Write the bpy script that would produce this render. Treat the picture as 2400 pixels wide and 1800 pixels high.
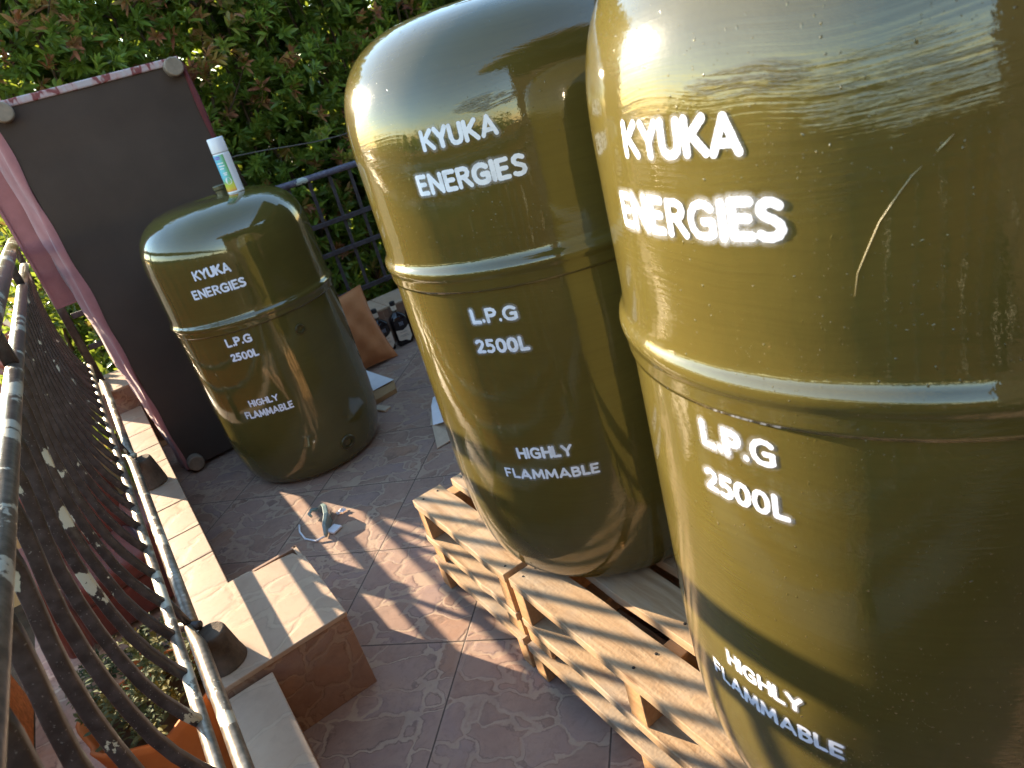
import bpy, bmesh, math, random
import numpy as np
from mathutils import Vector, Matrix
R = math.radians
random.seed(7); rng = np.random.default_rng(7)
scene = bpy.context.scene
col = scene.collection
for o in list(bpy.data.objects): bpy.data.objects.remove(o)

# ------------------------------------------------------------------ camera, sky, sun, exposure
# axes: X = to the right of the side railing, Y = along the railing away from the camera, Z = up; metres
cam_d = bpy.data.cameras.new('camera'); cam = bpy.data.objects.new('camera', cam_d); col.objects.link(cam)
cr = Vector((0.79816267, -0.54906139, -0.2479273)); cu = Vector((0.42798293, 0.22714958, 0.87477636)); cf = Vector((0.42398934, 0.80432249, -0.41629121))
M = Matrix.Identity(4)
for i in range(3):
    M[i][0] = cr[i]; M[i][1] = cu[i]; M[i][2] = -cf[i]
M.translation = Vector((-0.67544127, -2.23898904, 1.32063413))
cam.matrix_world = M
cam_d.sensor_width = 36; cam_d.lens = 24.7014; cam_d.clip_start = 0.02; cam_d.clip_end = 500
cam_d.dof.use_dof = True; cam_d.dof.focus_distance = 1.25; cam_d.dof.aperture_fstop = 10
scene.camera = cam

SUN_EL = 15.7; SUN_AZ = 23.3            # azimuth from +Y towards -X
sd = Vector((-math.sin(R(SUN_AZ))*math.cos(R(SUN_EL)), math.cos(R(SUN_AZ))*math.cos(R(SUN_EL)), math.sin(R(SUN_EL))))
world = bpy.data.worlds.new('World'); scene.world = world; world.use_nodes = True
wn = world.node_tree; wn.nodes.clear()
sky = wn.nodes.new('ShaderNodeTexSky'); sky.sky_type = 'NISHITA'; sky.sun_disc = False
sky.sun_elevation = R(SUN_EL); sky.sun_rotation = R(-SUN_AZ); sky.dust_density = 0.0; sky.air_density = 1.4; sky.ozone_density = 2.0
bg = wn.nodes.new('ShaderNodeBackground'); bg.inputs[1].default_value = 0.15
wo = wn.nodes.new('ShaderNodeOutputWorld')
wn.links.new(sky.outputs[0], bg.inputs[0]); wn.links.new(bg.outputs[0], wo.inputs[0])
sl = bpy.data.lights.new('sun', 'SUN'); sl.energy = 5.0; sl.angle = R(0.5); sl.color = (1.0, 0.81, 0.57)
so = bpy.data.objects.new('sun', sl); col.objects.link(so)
so.rotation_euler = sd.to_track_quat('Z', 'Y').to_euler(); so.location = sd*30
scene.view_settings.view_transform = 'Standard'; scene.view_settings.look = 'None'
scene.view_settings.exposure = 2.3; scene.view_settings.gamma = 1.0
scene.cycles.max_bounces = 7; scene.cycles.diffuse_bounces = 3; scene.cycles.transmission_bounces = 4; scene.cycles.transparent_max_bounces = 8
scene.render.resolution_x = 1024; scene.render.resolution_y = 768

# ------------------------------------------------------------------ helpers
class N:
    """small node-graph helper"""
    def __init__(s, name):
        s.m = bpy.data.materials.new(name); s.m.use_nodes = True; s.t = s.m.node_tree; s.t.nodes.clear()
        s.out = s.t.nodes.new('ShaderNodeOutputMaterial')
    def n(s, typ, **kw):
        nd = s.t.nodes.new('ShaderNode'+typ)
        for k, v in kw.items(): setattr(nd, k, v)
        return nd
    def put(s, sock, v):
        if v is None: return
        if isinstance(v, bpy.types.NodeSocket): s.t.links.new(v, sock)
        else:
            if isinstance(v, (tuple, list)) and len(v) == 3 and sock.type == 'RGBA': v = (*v, 1)
            sock.default_value = v
    def math(s, op, a, b=None, c=None, clamp=False):
        nd = s.n('Math', operation=op, use_clamp=clamp)
        for i, v in enumerate((a, b, c)): s.put(nd.inputs[i], v)
        return nd.outputs[0]
    def vec(s, op, a, b=None):
        nd = s.n('VectorMath', operation=op); s.put(nd.inputs[0], a)
        if b is not None:
            if op == 'SCALE': s.put(nd.inputs['Scale'], b)
            else: s.put(nd.inputs[1], b)
        return nd.outputs[0]
    def obj(s): return s.n('TexCoord').outputs['Object']
    def mapping(s, v, loc=(0,0,0), rot=(0,0,0), sc=(1,1,1)):
        nd = s.n('Mapping'); s.put(nd.inputs[0], v); nd.inputs[1].default_value = loc; nd.inputs[2].default_value = rot; nd.inputs[3].default_value = sc
        return nd.outputs[0]
    def noise(s, v, scale=5, detail=4, rough=0.5, dist=0.0, color=False):
        nd = s.n('TexNoise'); s.put(nd.inputs['Vector'], v); nd.inputs['Scale'].default_value = scale
        nd.inputs['Detail'].default_value = detail; nd.inputs['Roughness'].default_value = rough; nd.inputs['Distortion'].default_value = dist
        return nd.outputs['Color' if color else 'Fac']
    def voro(s, v, scale=5, feature='F1', out='Distance', rand=1.0, metric='EUCLIDEAN'):
        nd = s.n('TexVoronoi', feature=feature, distance=metric); s.put(nd.inputs['Vector'], v); nd.inputs['Scale'].default_value = scale
        nd.inputs['Randomness'].default_value = rand
        return nd.outputs[out]
    def rng(s, v, a, b, c=0.0, d=1.0, smooth=False):
        nd = s.n('MapRange', interpolation_type='SMOOTHSTEP' if smooth else 'LINEAR', clamp=True); s.put(nd.inputs[0], v)
        for i, x in enumerate((a, b, c, d)): nd.inputs[i+1].default_value = x
        return nd.outputs[0]
    def ramp(s, v, stops):
        nd = s.n('ValToRGB'); s.put(nd.inputs[0], v); e = nd.color_ramp.elements
        while len(e) < len(stops): e.new(0.5)
        for i, (p, c) in enumerate(stops): e[i].position = p; e[i].color = (*c, 1) if len(c) == 3 else c
        return nd.outputs[0]
    def mix(s, f, a, b, mode='MIX'):
        nd = s.n('Mix', data_type='RGBA', blend_type=mode); s.put(nd.inputs[0], f); s.put(nd.inputs[6], a); s.put(nd.inputs[7], b)
        return nd.outputs[2]
    def bump(s, h, strength=0.3, dist=0.01, prev=None):
        nd = s.n('Bump'); nd.inputs['Strength'].default_value = strength; nd.inputs['Distance'].default_value = dist
        s.put(nd.inputs['Height'], h); s.put(nd.inputs['Normal'], prev); return nd.outputs[0]
    def bsdf(s, color, rough=0.5, spec=0.5, metal=0.0, normal=None, coat=0.0, coat_rough=0.05, trans=None, sheen=0.0):
        nd = s.n('BsdfPrincipled'); s.put(nd.inputs['Base Color'], color); s.put(nd.inputs['Roughness'], rough)
        s.put(nd.inputs['Specular IOR Level'], spec); s.put(nd.inputs['Metallic'], metal); s.put(nd.inputs['Normal'], normal)
        s.put(nd.inputs['Coat Weight'], coat); s.put(nd.inputs['Coat Roughness'], coat_rough); s.put(nd.inputs['Sheen Weight'], sheen)
        return nd
    def done(s, shader):
        s.t.links.new(shader.outputs[0] if hasattr(shader, 'outputs') else shader, s.out.inputs[0]); return s.m

def obj(name, verts, faces, mat=None, parent=None, smooth=False, bevel=0.0, segs=2, mats=None, fm=None, angle=None):
    me = bpy.data.meshes.new(name); me.from_pydata([tuple(map(float, v)) for v in verts], [], [tuple(f) for f in faces])
    for m in (mats or ([mat] if mat else [])): me.materials.append(m)
    if fm is not None: me.polygons.foreach_set('material_index', fm)
    if smooth: me.polygons.foreach_set('use_smooth', [True]*len(me.polygons))
    me.validate(); me.update()
    o = bpy.data.objects.new(name, me); col.objects.link(o)
    if parent: o.parent = parent
    if bevel > 0:
        b = o.modifiers.new('bevel', 'BEVEL'); b.width = bevel; b.segments = segs; b.limit_method = 'ANGLE'; b.angle_limit = R(40)
    return o

class MB:
    def __init__(s): s.v = []; s.f = []; s.m = []
    def add(s, v, f, mi=0):
        n = len(s.v); s.v += [tuple(map(float, p)) for p in v]; s.f += [tuple(i+n for i in q) for q in f]; s.m += [mi]*len(f)
    def box(s, a, b, mi=0, mat=None):
        x0, y0, z0 = a; x1, y1, z1 = b
        v = [(x0,y0,z0),(x1,y0,z0),(x1,y1,z0),(x0,y1,z0),(x0,y0,z1),(x1,y0,z1),(x1,y1,z1),(x0,y1,z1)]
        if mat is not None: v = [mat @ Vector(p) for p in v]
        s.add(v, [(0,3,2,1),(4,5,6,7),(0,1,5,4),(1,2,6,5),(2,3,7,6),(3,0,4,7)], mi)
    def prism(s, poly, z0, z1, mi=0):
        n = len(poly); v = [(x, y, z0) for x, y in poly]+[(x, y, z1) for x, y in poly]
        s.add(v, [tuple(range(n))[::-1], tuple(range(n, 2*n))]+[(i, (i+1) % n, n+(i+1) % n, n+i) for i in range(n)], mi)
    def tube(s, pts, r, k=12, cap=True, mi=0, sq=False, up=None):
        pts = [Vector(p) for p in pts]; n = len(pts); rings = []
        rr = r if isinstance(r, (list, tuple)) else [r]*n
        d0 = (pts[1]-pts[0]).normalized(); a = Vector(up) if up else (Vector((0,0,1)) if abs(d0.z) < 0.9 else Vector((1,0,0)))
        for i, p in enumerate(pts):
            d = (pts[min(i+1, n-1)]-pts[max(i-1, 0)]).normalized()
            x = (a-d*a.dot(d)).normalized(); y = d.cross(x); a = x
            ring = []
            for j in range(k):
                t = 2*math.pi*(j+0.5)/k
                if sq:
                    c, sn = math.cos(t), math.sin(t); e = 0.28
                    c = math.copysign(abs(c)**e, c); sn = math.copysign(abs(sn)**e, sn)
                else: c, sn = math.cos(t), math.sin(t)
                ring.append(p+x*c*rr[i]+y*sn*rr[i])
            rings.append(ring)
        v = [q for g in rings for q in g]; f = []
        for i in range(n-1):
            for j in range(k): f.append((i*k+j, i*k+(j+1) % k, (i+1)*k+(j+1) % k, (i+1)*k+j))
        if cap: f += [tuple(range(k))[::-1], tuple(range((n-1)*k, n*k))]
        s.add(v, f, mi)
    def lathe(s, prof, k=64, c=(0,0,0), cap0=True, cap1=True, mi=0):
        n = len(prof); v = []
        for r, z in prof:
            for j in range(k):
                t = 2*math.pi*j/k; v.append((c[0]+r*math.cos(t), c[1]+r*math.sin(t), c[2]+z))
        f = [(i*k+j, i*k+(j+1) % k, (i+1)*k+(j+1) % k, (i+1)*k+j) for i in range(n-1) for j in range(k)]
        if cap0: f.append(tuple(range(k))[::-1])
        if cap1: f.append(tuple(range((n-1)*k, n*k)))
        s.add(v, f, mi)
    def build(s, name, mat=None, parent=None, **kw):
        mats = mat if isinstance(mat, list) else None
        return obj(name, s.v, s.f, None if mats else mat, parent, mats=mats, fm=s.m if mats else None, **kw)

def tag(o, label=None, cat=None, group=None, kind=None):
    if label: o['label'] = label
    if cat: o['category'] = cat
    if group: o['group'] = group
    if kind: o['kind'] = kind
    return o
def empty(name, loc, label=None, cat=None, group=None, rz=0.0):
    o = bpy.data.objects.new(name, None); col.objects.link(o); o.location = loc; o.rotation_euler = (0, 0, rz); o.empty_display_size = 0.05
    return tag(o, label, cat, group)
def copy_tree(o, parent=None):
    c = o.copy(); col.objects.link(c); c.parent = parent
    for ch in [x for x in bpy.data.objects if x.parent == o]: copy_tree(ch, c)
    return c

# ------------------------------------------------------------------ materials
def tile_mat(name, rot=0.0, scale=2.5, dark=1.0, warm=0.0, per_tile=True, grout=True, stone=3.6, bump=0.003, jfade=0.7, jmin=0.05, tan=0.0):
    n = N(name); c = n.mapping(n.obj(), rot=(0, 0, rot), sc=(scale, scale, scale))
    base = c
    if per_tile:
        fl = n.vec('FLOOR', c); sep = n.n('SeparateXYZ'); n.put(sep.inputs[0], fl); cb = n.n('CombineXYZ'); n.put(cb.inputs[0], sep.outputs[0]); n.put(cb.inputs[1], sep.outputs[1])
        wnz = n.n('TexWhiteNoise', noise_dimensions='3D'); n.put(wnz.inputs[0], cb.outputs[0])
        off = n.vec('SCALE', wnz.outputs['Color'], 7.0); base = n.vec('ADD', c, off); tv = wnz.outputs['Value']
    warp = n.noise(base, 2.6, 2, 0.5, color=True)
    w2 = n.vec('ADD', base, n.vec('SCALE', n.vec('SUBTRACT', warp, (0.5, 0.5, 0.5)), 0.30))
    w3 = n.vec('ADD', w2, n.vec('SCALE', n.vec('SUBTRACT', n.noise(base, 14, 3, 0.6, color=True), (0.5, 0.5, 0.5)), 0.05))
    wv = n.mapping(w3, sc=(0.8, 1.25, 1.0))
    ed = n.math('MULTIPLY', n.math('SUBTRACT', n.voro(wv, stone, 'F2', metric='CHEBYCHEV'), n.voro(wv, stone, 'F1', metric='CHEBYCHEV')), 0.42); cc = n.voro(wv, stone, 'F1', 'Color', metric='CHEBYCHEV')
    sepc = n.n('SeparateColor'); n.put(sepc.inputs[0], cc)
    edn = n.math('ADD', ed, n.math('MULTIPLY', n.math('SUBTRACT', n.noise(base, 18, 4), 0.5), 0.05))
    joint = n.math('MAXIMUM', n.rng(edn, 0.008, 0.034, 0, 1, True), n.rng(n.noise(w2, 5, 3), 0.46, 0.72, 0, jfade))
    d = dark
    stonec = n.ramp(sepc.outputs[0], [(0.0, (0.200*d, 0.115*d, 0.082*d)), (0.30, (0.285*d, 0.190*d, 0.148*d)), (0.55, (0.250*d, 0.175*d, 0.155*d)), (0.80, (0.300*d, 0.165*d, 0.100*d)), (1.0, (0.235*d, 0.175*d, 0.165*d))])
    blot = n.noise(w2, 4.5, 6, 0.65)
    stonec = n.mix(n.rng(blot, 0.35, 0.7), stonec, (0.33*d, 0.22*d, 0.16*d))
    stonec = n.mix(n.rng(n.noise(w2, 22, 5, 0.7), 0.5, 0.8, 0, 0.55), stonec, (0.14*d, 0.085*d, 0.075*d))
    jc = n.mix(n.rng(blot, 0.3, 0.7), (0.40*d, 0.295*d, 0.205*d), (0.34*d, 0.245*d, 0.175*d))
    colr = n.mix(n.math('ADD', jmin, n.math('MULTIPLY', joint, 1-jmin)), jc, stonec)
    hair = n.math('MULTIPLY', n.rng(n.math('ABSOLUTE', n.math('SUBTRACT', edn, 0.036)), 0.0, 0.012, 1, 0, True), n.rng(n.noise(base, 6, 3), 0.36, 0.6))
    colr = n.mix(n.math('MULTIPLY', hair, 0.55), colr, (0.075*d, 0.048*d, 0.038*d))
    if warm > 0: colr = n.mix(warm, colr, (0.38, 0.165, 0.075))
    if tan > 0: colr = n.mix(tan, colr, (0.44, 0.315, 0.20))
    if per_tile: colr = n.mix(n.rng(tv, 0, 1, 0.0, 0.35), colr, (0.30*d, 0.17*d, 0.12*d))
    h = n.math('ADD', n.math('MULTIPLY', n.rng(edn, 0.0, 0.07, 0, 1, True), 1.0), n.math('MULTIPLY', n.noise(base, 30, 5, 0.65), 0.22))
    if grout and per_tile:
        fr = n.vec('FRACTION', c); sf = n.n('SeparateXYZ'); n.put(sf.inputs[0], fr)
        def e1(x): return n.math('MINIMUM', x, n.math('SUBTRACT', 1.0, x))
        e = n.math('MINIMUM', e1(sf.outputs[0]), e1(sf.outputs[1]))
        en = n.math('ADD', e, n.math('MULTIPLY', n.math('SUBTRACT', n.noise(c, 25, 3), 0.5), 0.004))
        g = n.rng(en, 0.0035, 0.0065, 1, 0)
        colr = n.mix(n.rng(en, 0.004, 0.03, 0.35, 0), colr, (0.34*d, 0.24*d, 0.18*d))
        colr = n.mix(g, colr, (0.085, 0.058, 0.045))
        h = n.math('SUBTRACT', h, n.math('MULTIPLY', g, 2.5))
    dirt = n.noise(n.obj(), 3.0, 6, 0.7)
    colr = n.mix(n.rng(dirt, 0.5, 0.72, 0, 0.4), colr, (0.10, 0.068, 0.055))
    nb = n.bump(h, 0.30, bump)
    rg = n.rng(n.noise(base, 9, 4), 0.3, 0.7, 0.50, 0.72)
    return n.done(n.bsdf(colr, rg, 0.25, normal=nb))
M_FLOOR = tile_mat('floor_tiles', rot=R(45))
M_CAP = tile_mat('kerb_tiles', rot=0, dark=1.08, per_tile=False, grout=False, stone=2.4, bump=0.0022, jfade=1.0, jmin=0.3, tan=0.5)
M_TERRA = tile_mat('terracotta_tiles', rot=0, dark=0.85, warm=0.22, per_tile=False, grout=False, stone=4.5, jmin=0.0)

def tank_mat(name, brush, bubble, rough, seed, wr=()):
    n = N(name); o = n.obj(); s = n.n('SeparateXYZ'); n.put(s.inputs[0], o)
    ang = n.math('ARCTAN2', s.outputs[0], n.math('MULTIPLY', s.outputs[1], -1.0))
    cb = n.n('CombineXYZ'); n.put(cb.inputs[0], n.math('MULTIPLY', ang, 0.313)); n.put(cb.inputs[1], s.outputs[2]); cb.inputs[2].default_value = seed*1.0
    cyl = cb.outputs[0]
    wob = n.vec('ADD', cyl, n.vec('SCALE', n.vec('SUBTRACT', n.noise(cyl, 3.2, 2, color=True), (0.5, 0.5, 0.5)), 0.09))
    streak = n.noise(n.mapping(wob, sc=(5, 190, 1)), 1.0, 3, 0.55)
    streak2 = n.noise(n.mapping(wob, loc=(3, 1, 0), rot=(0, 0, R(16)), sc=(7, 260, 1)), 1.0, 3, 0.55)
    patch = n.rng(n.noise(cyl, 4.0, 2, 0.5), 0.42, 0.6, 0, 1, True)
    stv = n.math('MULTIPLY', n.math('ADD', streak, n.math('MULTIPLY', streak2, 0.7)), n.math('ADD', 0.12, n.math('MULTIPLY', patch, 0.88)))
    big = n.noise(cyl, 7.0, 2, 0.5)
    jit = n.vec('ADD', cyl, n.vec('SCALE', n.noise(cyl, 40, 1, color=True), 0.02)); vb = n.voro(jit, 150, 'F1', 'Distance'); vc = n.voro(jit, 150, 'F1', 'Color')
    sc_ = n.n('SeparateColor'); n.put(sc_.inputs[0], vc)
    dens = n.math('MULTIPLY', n.rng(sc_.outputs[0], 0.80, 0.84), n.rng(n.noise(cyl, 5.0, 3, 0.6), 0.42, 0.62))
    bub = n.math('MULTIPLY', n.rng(vb, 0.04, 0.20, 1, 0, True), dens)
    orange = n.noise(cyl, 190, 2, 0.5)
    colr = n.mix(n.rng(n.noise(cyl, 6, 4, 0.6), 0.3, 0.7), (0.080, 0.063, 0.0150), (0.098, 0.078, 0.0190))
    colr = n.mix(n.rng(streak, 0.45, 0.75, 0, 0.35), colr, (0.066, 0.052, 0.013))
    nb = n.bump(big, 0.35, 0.006)
    nb = n.bump(stv, brush, 0.0016, nb)
    nb = n.bump(orange, 0.05+brush*0.15, 0.0012, nb)
    nb = n.bump(bub, bubble*0.7, 0.0016, nb)
    vf = n.voro(jit, 420, 'F1', 'Distance'); vfc = n.n('SeparateColor'); n.put(vfc.inputs[0], n.voro(jit, 420, 'F1', 'Color'))
    fine = n.math('MULTIPLY', n.rng(vf, 0.05, 0.25, 1, 0, True), n.math('MULTIPLY', n.rng(vfc.outputs[0], 0.86, 0.9), n.rng(n.noise(cyl, 9, 3, 0.6), 0.45, 0.62)))
    nb = n.bump(fine, bubble*0.8, 0.0009, nb)
    for (wa, wz, hw, hh, ws) in wr:          # wrinkled paint sags
        d2 = n.math('ADD', n.math('POWER', n.math('DIVIDE', n.math('SUBTRACT', n.math('MULTIPLY', ang, 0.313), R(wa)*0.313), hw), 2.0), n.math('POWER', n.math('DIVIDE', n.math('SUBTRACT', s.outputs[2], wz), hh), 2.0))
        mk = n.rng(n.math('ADD', d2, n.math('MULTIPLY', n.math('SUBTRACT', n.noise(cyl, 30, 3), 0.5), 1.6)), 0.0, 1.3, 1, 0, True)
        sg = n.rng(n.noise(n.mapping(wob, rot=(0, 0, R(-4)), sc=(16, 190, 1)), 1.0, 4, 0.65), 0.42, 0.58, 0, 1, True)
        nb = n.bump(n.math('MULTIPLY', mk, sg), ws, 0.0025, nb)
    scr = n.noise(n.mapping(cyl, rot=(0, 0, R(28)), sc=(9, 420, 1)), 1.0, 1)
    rg = n.math('ADD', rough, n.math('MULTIPLY', n.math('MULTIPLY', n.rng(scr, 0.6, 0.8), patch), 0.10))
    b = n.bsdf(colr, rg, 0.03, normal=nb, coat=1.0, coat_rough=rough*0.15); n.put(b.inputs['Coat Normal'], nb); b.inputs['Coat IOR'].default_value = 1.72
    return n.done(b)
M_T1 = tank_mat('olive_gloss_smooth', 0.05, 0.10, 0.22, 11)
M_T2 = tank_mat('olive_gloss_brushed', 0.10, 0.5, 0.22, 23, ((-41, .968, .05, .012, .18),))
M_T3 = tank_mat('olive_gloss_streaky', 0.20, 0.9, 0.24, 37, ((-80, .966, .050, .010, .30), (-60, .945, .08, .030, .12)))

def letter_mat():
    n = N('white_stencil_paint'); a = n.n('Attribute', attribute_name='d'); d = a.outputs['Fac']
    o = n.obj()
    dn = n.math('ADD', d, n.math('MULTIPLY', n.math('SUBTRACT', n.noise(o, 320, 3, 0.6), 0.5), 0.0016))
    sf = n.n('Attribute', attribute_name='soft').outputs['Fac']
    core = n.rng(n.math('SUBTRACT', dn, n.math('MULTIPLY', sf, 0.0006)), -0.0005, 0.0007, 1, 0, True)
    spray = n.math('MULTIPLY', n.rng(dn, 0.0, 0.006, 0.75, 0, True), n.math('MULTIPLY', sf, n.rng(n.noise(o, 900, 2, 0.6), 0.35, 0.6, 0.25, 1.0)))
    thin = n.rng(n.noise(o, 45, 3), 0.52, 0.75, 1.0, 0.72)
    al = n.math('MULTIPLY', n.math('MAXIMUM', core, spray), thin)
    b = n.bsdf((0.76, 0.79, 0.88), 0.45, 0.4)
    tr = n.n('BsdfTransparent'); mx = n.n('MixShader'); n.put(mx.inputs[0], al); n.t.links.new(tr.outputs[0], mx.inputs[1]); n.t.links.new(b.outputs[0], mx.inputs[2])
    return n.done(mx)
M_LET = letter_mat()

def wood_mat(name, base, light, grey):
    n = N(name); o = n.obj(); rnd = n.n('ObjectInfo').outputs['Random']
    ofs = n.n('CombineXYZ'); n.put(ofs.inputs[0], n.math('MULTIPLY', rnd, 13.0)); n.put(ofs.inputs[1], n.math('MULTIPLY', rnd, 7.0)); n.put(ofs.inputs[2], n.math('MULTIPLY', rnd, 3.0))
    c = n.vec('ADD', o, ofs.outputs[0])
    w = n.vec('ADD', c, n.vec('SCALE', n.vec('SUBTRACT', n.noise(n.mapping(c, sc=(6, 2, 6)), 1, 2, color=True), (0.5, 0.5, 0.5)), 0.05))
    grain = n.noise(n.mapping(w, sc=(75, 3.2, 75)), 1.0, 5, 0.6)
    wv = n.n('TexWave', wave_type='BANDS', bands_direction='X'); n.put(wv.inputs[0], n.mapping(w, sc=(1, 0.16, 1))); wv.inputs['Scale'].default_value = 14; wv.inputs['Distortion'].default_value = 7; wv.inputs['Detail'].default_value = 3
    colr = n.ramp(grain, [(0.25, base), (0.6, light), (0.85, tuple(x*0.8 for x in light))])
    colr = n.mix(n.math('MULTIPLY', wv.outputs['Fac'], 0.12), colr, tuple(x*0.62 for x in base))
    colr = n.mix(n.rng(n.noise(c, 5, 4, 0.6), 0.46, 0.68, 0, grey), colr, (0.29, 0.25, 0.20))
    colr = n.mix(n.rng(n.noise(n.mapping(c, sc=(3, 1, 3)), 9, 4, 0.6), 0.62, 0.72, 0, 0.5), colr, tuple(x*0.4 for x in base))
    # a few knots
    kv = n.voro(n.mapping(c, sc=(9, 3.5, 9)), 1.0); colr = n.mix(n.rng(kv, 0.03, 0.10, 0.75, 0, True), colr, (0.13, 0.06, 0.025))
    return n.done(n.bsdf(colr, 0.72, 0.25, normal=n.bump(n.math('ADD', grain, n.math('MULTIPLY', n.noise(c, 160, 3), 0.5)), 0.45, 0.003)))
M_WOOD = wood_mat('pallet_pine', (0.27, 0.155, 0.075), (0.43, 0.295, 0.175), 0.75)
M_WOODB = wood_mat('pallet_block_pine', (0.34, 0.175, 0.075), (0.47, 0.275, 0.13), 0.2)

def paint_mat(name, dark, pale, chip, rough=0.35, metal=0.0, sc=24):
    n = N(name); rr = n.n('ObjectInfo').outputs['Random']; cb = n.n('CombineXYZ'); n.put(cb.inputs[0], n.math('MULTIPLY', rr, 37.0)); n.put(cb.inputs[2], n.math('MULTIPLY', rr, 11.0)); o = n.vec('ADD', n.obj(), cb.outputs[0])
    w = n.noise(n.mapping(o, sc=(1, 0.75, 0.6)), sc, 6, 0.62)
    big = n.noise(o, 4.0, 2, 0.5)
    v = n.math('ADD', w, n.math('MULTIPLY', n.math('SUBTRACT', big, 0.5), 0.5))
    m = n.rng(v, chip, chip+0.012)
    dk = n.mix(n.rng(n.noise(o, 60, 4), 0.4, 0.7), dark, tuple(x*1.9+0.008 for x in dark))
    dk = n.mix(n.rng(n.noise(o, 300, 2), 0.68, 0.74, 0, 0.6), dk, (0.3, 0.29, 0.27))
    pl = n.mix(n.noise(o, 50, 3), pale, tuple(x*0.75 for x in pale))
    colr = n.mix(m, dk, pl)
    nb = n.bump(n.math('ADD', n.math('MULTIPLY', m, -1.0), n.math('MULTIPLY', n.noise(o, 130, 3), 0.6)), 0.35, 0.0015)
    return n.done(n.bsdf(colr, n.math('ADD', rough, n.math('MULTIPLY', m, 0.2)), 0.5, metal, normal=nb))
M_BAL = paint_mat('baluster_paint', (0.028, 0.021, 0.020), (0.52, 0.49, 0.37), 0.62, sc=14)
M_RAIL = paint_mat('rail_paint', (0.135, 0.108, 0.086), (0.56, 0.53, 0.44), 0.57, 0.28, 0.5, sc=16)
M_RAILB = paint_mat('foot_rail_paint', (0.20, 0.165, 0.125), (0.62, 0.58, 0.46), 0.58, 0.36, 0.6, sc=18)
M_BACKR = paint_mat('back_rail_paint', (0.075, 0.067, 0.095), (0.46, 0.50, 0.45), 0.55, 0.4, 0.0, sc=13)
M_BACKD = paint_mat('back_bar_paint', (0.030, 0.024, 0.029), (0.2, 0.18, 0.16), 0.80, 0.5)

def simple(name, c, rough=0.7, spec=0.3, var=0.15, sc=12, bump=0.2, bsc=60, sheen=0.0, metal=0.0):
    n = N(name); o = n.obj()
    colr = n.mix(n.rng(n.noise(o, sc, 5, 0.6), 0.3, 0.7), tuple(x*(1-var) for x in c), tuple(min(1, x*(1+var)) for x in c))
    return n.done(n.bsdf(colr, rough, spec, metal, normal=n.bump(n.noise(o, bsc, 4, 0.6), bump, 0.004), sheen=sheen))
M_UNDER = simple('underside_cloth', (0.062, 0.041, 0.031), 0.9, 0.15, 0.2, 2.5, 0.25, 260, 0.2)
M_PINK = simple('pink_fabric', (0.33, 0.135, 0.135), 0.8, 0.2, 0.16, 9, 0.4, 34, 0.3)
M_TRIM = None
def trim_mat():
    n = N('patterned_trim'); o = n.obj()
    v = n.noise(n.mapping(o, sc=(1, 1, 0.4)), 22, 3, 0.5)
    c = n.ramp(v, [(0.42, (0.40, 0.33, 0.33)), (0.52, (0.40, 0.26, 0.25)), (0.56, (0.19, 0.05, 0.05)), (0.62, (0.21, 0.065, 0.06)), (0.68, (0.38, 0.31, 0.30))])
    return n.done(n.bsdf(c, 0.8, 0.2))
M_TRIM = trim_mat()
M_TRIMR = simple('dark_red_piping', (0.115, 0.028, 0.030), 0.8, 0.2)
M_FOOT = simple('turned_wood', (0.22, 0.165, 0.12), 0.7, 0.25, 0.25, 30)
M_STUB = simple('mortar', (0.085, 0.062, 0.045), 0.9, 0.2, 0.35, 30, 0.8, 70)
M_PLASTER = simple('orange_roughcast', (0.55, 0.19, 0.06), 0.9, 0.2, 0.3, 30, 1.0, 130)
M_TANW = simple('tan_plaster', (0.40, 0.255, 0.12), 0.9, 0.2, 0.15, 4, 0.3, 60)
M_TPOT = simple('terracotta_clay', (0.44, 0.15, 0.045), 0.75, 0.25, 0.12, 6, 0.15, 40)
M_CHAIR = simple('dark_red_cloth', (0.17, 0.048, 0.034), 0.8, 0.3, 0.2, 6, 0.2, 120, 0.2)
M_STONE = tile_mat('courtyard_stone', rot=0.3, scale=1.4, dark=1.5, per_tile=False, grout=False, stone=2.0)
M_SOIL = simple('earth', (0.075, 0.055, 0.035), 0.95, 0.1, 0.4, 5, 0.8, 30)
M_ROOFR = simple('red_sheet_metal', (0.20, 0.060, 0.045), 0.5, 0.4, 0.2, 3, 0.1, 40)
M_CUSH = simple('orange_cotton', (0.42, 0.16, 0.055), 0.85, 0.2, 0.10, 7, 0.35, 70, 0.2)
M_PAPER = simple('white_paper', (0.68, 0.66, 0.66), 0.8, 0.2, 0.06, 20, 0.1, 40)
M_CARD = simple('brown_card', (0.32, 0.19, 0.09), 0.85, 0.2, 0.15, 20, 0.2, 60)
M_CARDL = simple('beige_card', (0.45, 0.35, 0.25), 0.85, 0.2, 0.12, 20, 0.2, 60)
M_RED = simple('red_plastic', (0.42, 0.02, 0.03), 0.4, 0.5)
M_BLACKP = simple('black_plastic', (0.015, 0.014, 0.016), 0.4, 0.5)
M_BOT = simple('dark_bottle_glass', (0.012, 0.009, 0.011), 0.12, 0.6, 0.1, 5, 0.0)
M_CREAM = simple('cream_label', (0.66, 0.57, 0.46), 0.7, 0.3, 0.08, 30, 0.05)
M_GREYBL = simple('faded_blue_crest', (0.16, 0.17, 0.21), 0.6, 0.3)
M_INK = simple('label_ink', (0.06, 0.05, 0.06), 0.6, 0.3)
M_WHITE = simple('white_plastic', (0.70, 0.70, 0.74), 0.3, 0.5, 0.02, 10, 0.0)
M_PORT = simple('olive_fitting', (0.055, 0.043, 0.012), 0.3, 0.5, 0.2, 30)
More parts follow.
